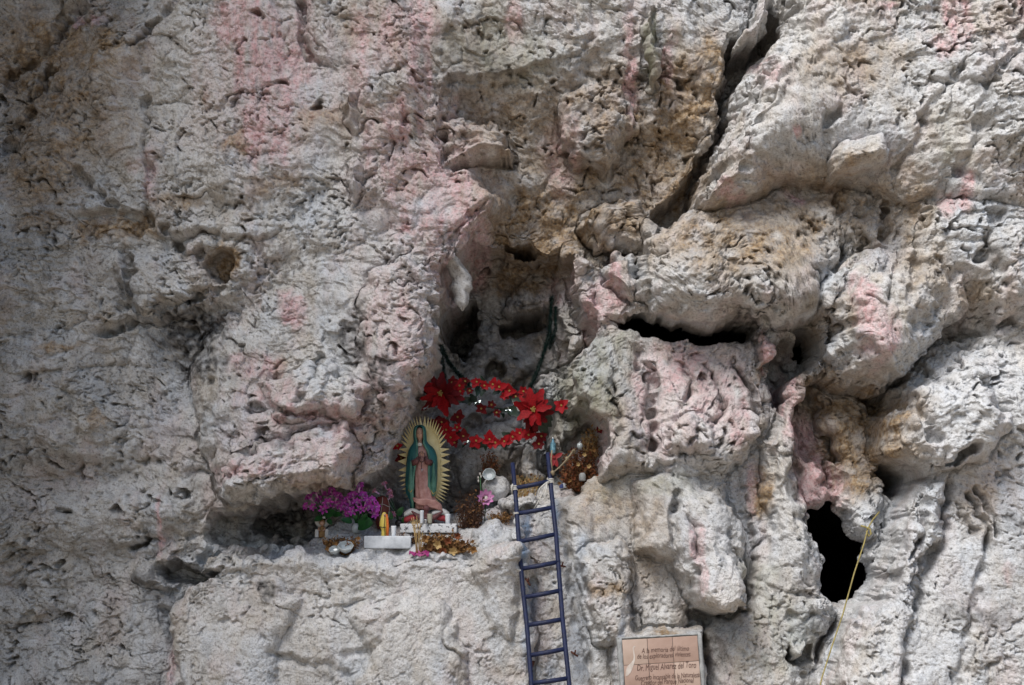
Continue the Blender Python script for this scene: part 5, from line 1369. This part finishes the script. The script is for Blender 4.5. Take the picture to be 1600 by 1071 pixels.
MB().lathe([(.024, 0), (.032, .012), (.034, .035), (.028, .045), (.024, .045), (.001, .03)], n=14).build('pot_body', 'cement', o)
# right of the ladder
tp = at(886, 762, -.05); hp = hit(886, 763); tp = hp + Vector((0, -.03, .0))
o = thing('tin', tp, 'small white tin with a blue end lying on the rock right of the ladder', 'tin', rot=(0, R(-8), R(6)))
MB().box((.012, 0, .022), (.085, .05, .042), .006).build('tin_body', 'wax_white', o)
MB().box((-.045, 0, .019), (.03, .046, .034), .004).build('blue_end', 'blue_label', o)
MB().box((.02, -.026, .026), (.006, .003, .02), .001).build('slot', 'black_paint', o)
wp = front(906, 697, -.2)
o = thing('pale_ball', wp, 'small pale ball-shaped ornament caught in the dried bouquet by the rope', 'ornament')
MB().ball((0, 0, 0), .024, 14, 10, (1, 1, 1.1), .12).build('ball_body', 'china', o)
MB().tube([(0, 0, .02), (.004, 0, .04)], .003, 6).build('loop', 'silver', o)
pp = front(910, 746, -.25)
o = thing('jar', pp, 'small grey jar half hidden under the dried bouquet', 'jar')
MB().lathe([(.022, -.03), (.027, -.02), (.027, .02), (.02, .028), (.02, .034), (.015, .034)], n=14).build('jar_body', 'cement', o)
gp = front(864, 700, -.02)
o = thing('bottle', gp, 'shiny pale blue bottle hanging above the right ladder rail', 'bottle')
MB().lathe([(.002, -.045), (.02, -.04), (.024, -.02), (.024, .03), (.014, .045), (.010, .06), (.010, .07), (.001, .07)], n=12).build('bottle_body', 'bottle_blue', o, smooth=False)
MB().tube([(0, 0, .07), (.0, 0, .078)], .012, 10).build('cap', 'silver', o)
gp2 = front(866, 716, .0)
o = thing('ribbon', gp2, 'dark red ribbon bow hanging at the top of the right ladder rail', 'ribbon')
for sx, sz in ((-1, .6), (1, .6), (-.35, -1), (.4, -1.1)):
    MB().leaf((0, 0, 0), (sx, -.2, sz), (0, -1, 0), .075, .035, .3, .2, 'round', 4).build('ribbon_tail' if sz < 0 else 'ribbon_loop', 'ribbon_red', o)
MB().ball((0, -.005, 0), .012, 8, 6).build('knot', 'ribbon_red', o)

# ================================================================== poinsettias, garland, tinsel
b_me = []
for mat in ('bract_red', 'bract_dark'):
    t = MB().leaf((0, 0, 0), (0, 0, 1), (0, -1, 0), 1.0, .40, .22, .18, 'lobed', 8).build('bract', mat); b_me.append(t.data); bpy.data.objects.remove(t)
l_me = MB().leaf((0, 0, 0), (0, 0, 1), (0, -1, 0), 1.0, .55, .25, .2, 'lobed', 6).build('leaf', 'leaf_dark'); t = l_me; l_me = t.data; bpy.data.objects.remove(t)
def spoke(a, tilt, spin=0.0):
    """local z of a blade turned to angle a in the picture plane and tipped towards the viewer by tilt"""
    return (Matrix.Rotation(a, 3, 'Y') @ Matrix.Rotation(tilt, 3, 'X') @ Matrix.Rotation(spin, 3, 'Z')).to_euler()
def poinsettia(px, py, d, bracts, leaves, label):
    p = front(px, py, d, .06)
    o = thing('poinsettia', p, label, 'poinsettia', 'big red poinsettias')
    for a, L, k, tl in bracts:
        f = link('bract', b_me[k], o, Vector((.012 * math.sin(R(a)), -.02 * (1 - k) - .012 * rnd.random(), .012 * math.cos(R(a)))), spoke(R(a), tl, rnd.uniform(-.6, .6)))
        f.scale = (L * PX * rnd.uniform(.95, 1.35), L * PX, L * PX * rnd.uniform(.85, 1.1))
    for a, L in leaves:
        f = link('leaf', l_me, o, Vector((0, .02, 0)), spoke(R(a), -.1)); f.scale = (L * PX,) * 3
    m = MB()
    for k in range(12):
        a = k * 2.4; r_ = .004 + .0016 * k
        m.ball((r_ * math.cos(a), -.045, r_ * math.sin(a)), .006, 6, 5)
    m.build('flower_eye', 'flower_eye', o)
    return o
poinsettia(688, 616, -.25, [(5, 34, 1, .1), (50, 30, 1, .15), (85, 33, 1, .1), (120, 32, 1, .2), (165, 36, 0, .35), (205, 26, 0, .3), (250, 32, 0, .2), (285, 28, 0, .2), (305, 30, 0, .15), (335, 30, 1, .15), (185, 20, 0, .5), (20, 20, 1, .5), (70, 22, 1, .5), (145, 24, 1, .4), (270, 20, 1, .5), (320, 20, 1, .5), (225, 34, 1, .0), (100, 38, 1, .0)],
           [(230, 32), (30, 30), (110, 36), (290, 34)], 'big red poinsettia at the left end of the garland above the statue')
poinsettia(833, 641, -.2, [(350, 34, 0, .25), (25, 34, 0, .2), (58, 30, 0, .2), (80, 32, 0, .3), (160, 30, 0, .35), (185, 28, 0, .4), (240, 32, 0, .35), (285, 34, 0, .25), (315, 30, 0, .2), (335, 30, 1, .2), (215, 22, 1, .2), (10, 20, 1, .5), (50, 18, 1, .5), (100, 34, 1, .1), (135, 30, 1, .1), (262, 20, 1, .5), (300, 20, 1, .5), (200, 36, 1, .0), (172, 38, 1, .0)],
           [(130, 40), (150, 44), (270, 44), (300, 40), (115, 36)], 'big red poinsettia at the right end of the garland above the ladder')
s_me = []
for mat in ('red_bloom', 'bract_dark'):
    t = MB().leaf((0, 0, 0), (0, 0, 1), (0, -1, 0), 1.0, .75, .3, .12, 'pointed', 4).build('petal', mat); s_me.append(t.data); bpy.data.objects.remove(t)
def bloom(parent, off, px, py, d, r_px, k=0, name='flower', turn=None):
    p = front(px, py, d, .05) - off
    f0 = MB(); 
    for i in range(7): f0.ball((.005 * math.cos(i), -.012, .005 * math.sin(i)), .004, 5, 4)
    e = f0.build(name, 'flower_eye', parent, loc=p)
    a0 = rnd.uniform(0, 60); n = rnd.choice((5, 6, 6))
    for i in range(n):
        a = R(a0 + 360 * i / n + rnd.uniform(-12, 12))
        f = link('petal', s_me[k], e, (0, 0, 0), spoke(a, rnd.uniform(.1, .55), rnd.uniform(-.3, .3))); s_ = r_px * PX * rnd.uniform(.75, 1.3); f.scale = (s_,) * 3
    return p
def garland(label, flowers, vine, d0, leaf_n):
    off = front(flowers[0][0], flowers[0][1], d0, .05)
    o = thing('garland', off, label, 'garland', 'red flower garlands')
    for px, py, r_px, k in flowers: bloom(o, off, px, py, d0, r_px, k)
    pts = [front(px, py, d0 - .03, .03) - off for px, py in vine]
    MB().tube(pts, .006, 6).build('vine', 'leaf_dark', o)
    for k in range(leaf_n):
        t = rnd.random() * (len(pts) - 1.001); i = int(t); p = pts[i].lerp(pts[i + 1], t - i)
        f = link('leaf', l_me, o, p, spoke(rnd.uniform(0, 6.28), rnd.uniform(-.1, .5), rnd.uniform(-.6, .6))); s_ = rnd.uniform(.05, .1); f.scale = (s_,) * 3
    return o
garland('upper strand of small red flowers across the grotto mouth', [(718, 603, 11, 0), (719, 612, 8, 0), (734, 611, 8, 1), (745, 597, 10, 0), (757, 603, 8, 0), (770, 601, 10, 0), (780, 605, 12, 0), (796, 611, 11, 0), (789, 618, 8, 0), (818, 612, 9, 0), (706, 598, 10, 1), (727, 596, 8, 1), (806, 620, 9, 1)],
        [(700, 606), (718, 606), (735, 606), (750, 602), (770, 604), (790, 611), (810, 616), (825, 625)], -.3, 26)
garland('short middle strand of dark red flowers hanging in the grotto', [(752, 639, 9, 1), (768, 633, 9, 1), (776, 645, 8, 1)], [(735, 622), (750, 636), (768, 637), (790, 640), (812, 645)], -.4, 12)
garland('lower strand of small red flowers sagging across the grotto', [(697, 672, 14, 0), (704, 684, 13, 0), (714, 668, 8, 0), (724, 682, 12, 1), (744, 689, 12, 0), (765, 687, 13, 0), (774, 692, 9, 0), (788, 690, 11, 0), (801, 683, 10, 0), (812, 677, 11, 0), (826, 680, 10, 0), (836, 670, 10, 1), (846, 682, 12, 1), (842, 694, 10, 1), (710, 692, 9, 1), (690, 660, 12, 1)],
        [(690, 660), (705, 676), (724, 684), (745, 690), (768, 691), (790, 690), (812, 680), (832, 668)], -.28, 36)
def lone(px, py, d, r_px, k, label):
    off = front(px, py, d, .03)
    o = thing('red_flower', off, label, 'flower', 'single red flowers'); bloom(o, off, px, py, d, r_px, k, 'flower_eye')
lone(877, 634, -.05, 13, 0, 'single red flower right of the right-hand poinsettia')
lone(621, 697, -.1, 8, 0, 'single red flower on the rock left of the haloed head')
lone(627, 716, -.25, 10, 1, 'dark red flower behind the left rays of the halo')
lone(547, 770, -.3, 7, 1, 'dark red flower above the two lily bouquets')
lone(936, 672, -.2, 7, 1, 'dark red flower at the top of the dried grass')
lone(684, 664, -.35, 15, 1, 'dark red flower behind the upper right rays of the halo')
lone(715, 652, -.35, 12, 1, 'dark red flower below the left-hand poinsettia')
def tinsel(label, path, d, r_=.024, n=900):
    pts = [front(px, py, dd, .03) for (px, py), dd in zip(path, d)]
    o = thing('tinsel', pts[0], label, 'tinsel', 'dark green tinsel strands')
    loc = [p - pts[0] for p in pts]
    MB().tube(loc, .006, 6).build('core', 'tinsel', o)
    m = MB(); rr = random.Random(len(label))
    seg = len(loc) - 1
    for k in range(n):
        t = rr.random() * seg; i = min(int(t), seg - 1); p = loc[i].lerp(loc[i + 1], t - i)
        dv = Vector((rr.gauss(0, 1), rr.gauss(0, 1), rr.gauss(0, 1))).normalized()
        L = r_ * rr.uniform(.6, 1.15); w = dv.cross(Vector((.3, .5, .8))).normalized() * .0022
        w *= 1.5; m.add([p - w, p + w, p + dv * L], [(0, 1, 2)])
    f = m.build('needles', 'tinsel', o, smooth=False); f['kind'] = 'stuff'
    return o
tinsel('long dark green tinsel hanging on the right side of the grotto', [(862, 464), (860, 500), (858, 525), (850, 550), (840, 580), (828, 606)], [-.7, -.6, -.5, -.42, -.35, -.28], .036, 3000)
tinsel('second dark green tinsel strand doubled behind the right grotto tinsel', [(868, 480), (868, 515), (858, 545)], [-.7, -.6, -.5], .03, 1200)
tinsel('slanting dark green tinsel on the left side of the grotto', [(689, 540), (700, 565), (716, 585), (732, 600)], [-.5, -.42, -.35, -.3], .032, 1800)
tinsel('upright dark green tinsel above the left-hand poinsettia', [(689, 545), (693, 575), (697, 604)], [-.5, -.42, -.3], .026, 1200)
# glinting foil leaves
for px, py, lab in ((795, 641, 'shiny silver foil sprig left of the right-hand poinsettia'), (666, 638, 'shiny pale foil leaf just above the halo'), (727, 691, 'white foil bud on the lower flower strand'), (746, 628, 'thin silver foil stick below the upper flower strand')):
    p = front(px, py, -.2, .06)
    o = thing('foil_leaf', p, lab, 'foil leaf', 'shiny foil leaves')
    for k in range(4):
        MB().leaf((0, 0, 0), (math.cos(k * 1.3 + px), -.4, .4 * math.sin(k * 1.7)), (0, -1, .6), .03, .009, .3, .3, 'pointed', 4).build('blade', 'clear_glint', o)

# ================================================================== hanging rock pieces, parts of the cliff
def hanging(px0, py0, px1, py1, w_px, d, seed, label=None):
    a = at(px0, py0, d); b = at(px1, py1, d)
    root = hit(px0 - 20, py0 - 14) + Vector((-.03, .06, .02))      # grows out of the rim beside it
    n = 16; m = MB(); rings = []
    for i in range(n + 1):
        t = i / n; c = a.lerp(b, t)
        if t < .3: c = c.lerp(root, ((.3 - t) / .3) ** 1.5)
        w = w_px * PX * .5 * (.8 + .5 * t - 1.0 * t ** 2.2) * (1 + .18 * mn.noise((seed, t * 5, 0))) * (min(1, (1 - t) * 6 + .25))
        rings.append([c + Vector((w * math.cos(q), w * math.sin(q), 0)) * (1 + .5 * mn.noise((math.cos(q) * 1.6 + seed, math.sin(q) * 1.3, t * 6)) + .12 * mn.noise((math.cos(q) * 4, math.sin(q) * 4 + seed, t * 18))) for q in [2 * math.pi * k / 20 for k in range(20)]])
    m.loft(rings); o = m.build('stalactite', 'loose_rock', cliff); 
    if label: o['label'] = label
hanging(719, 416, 723, 486, 36, -.05, 2.0, 'pale stalactite hanging in the left of the grotto mouth')
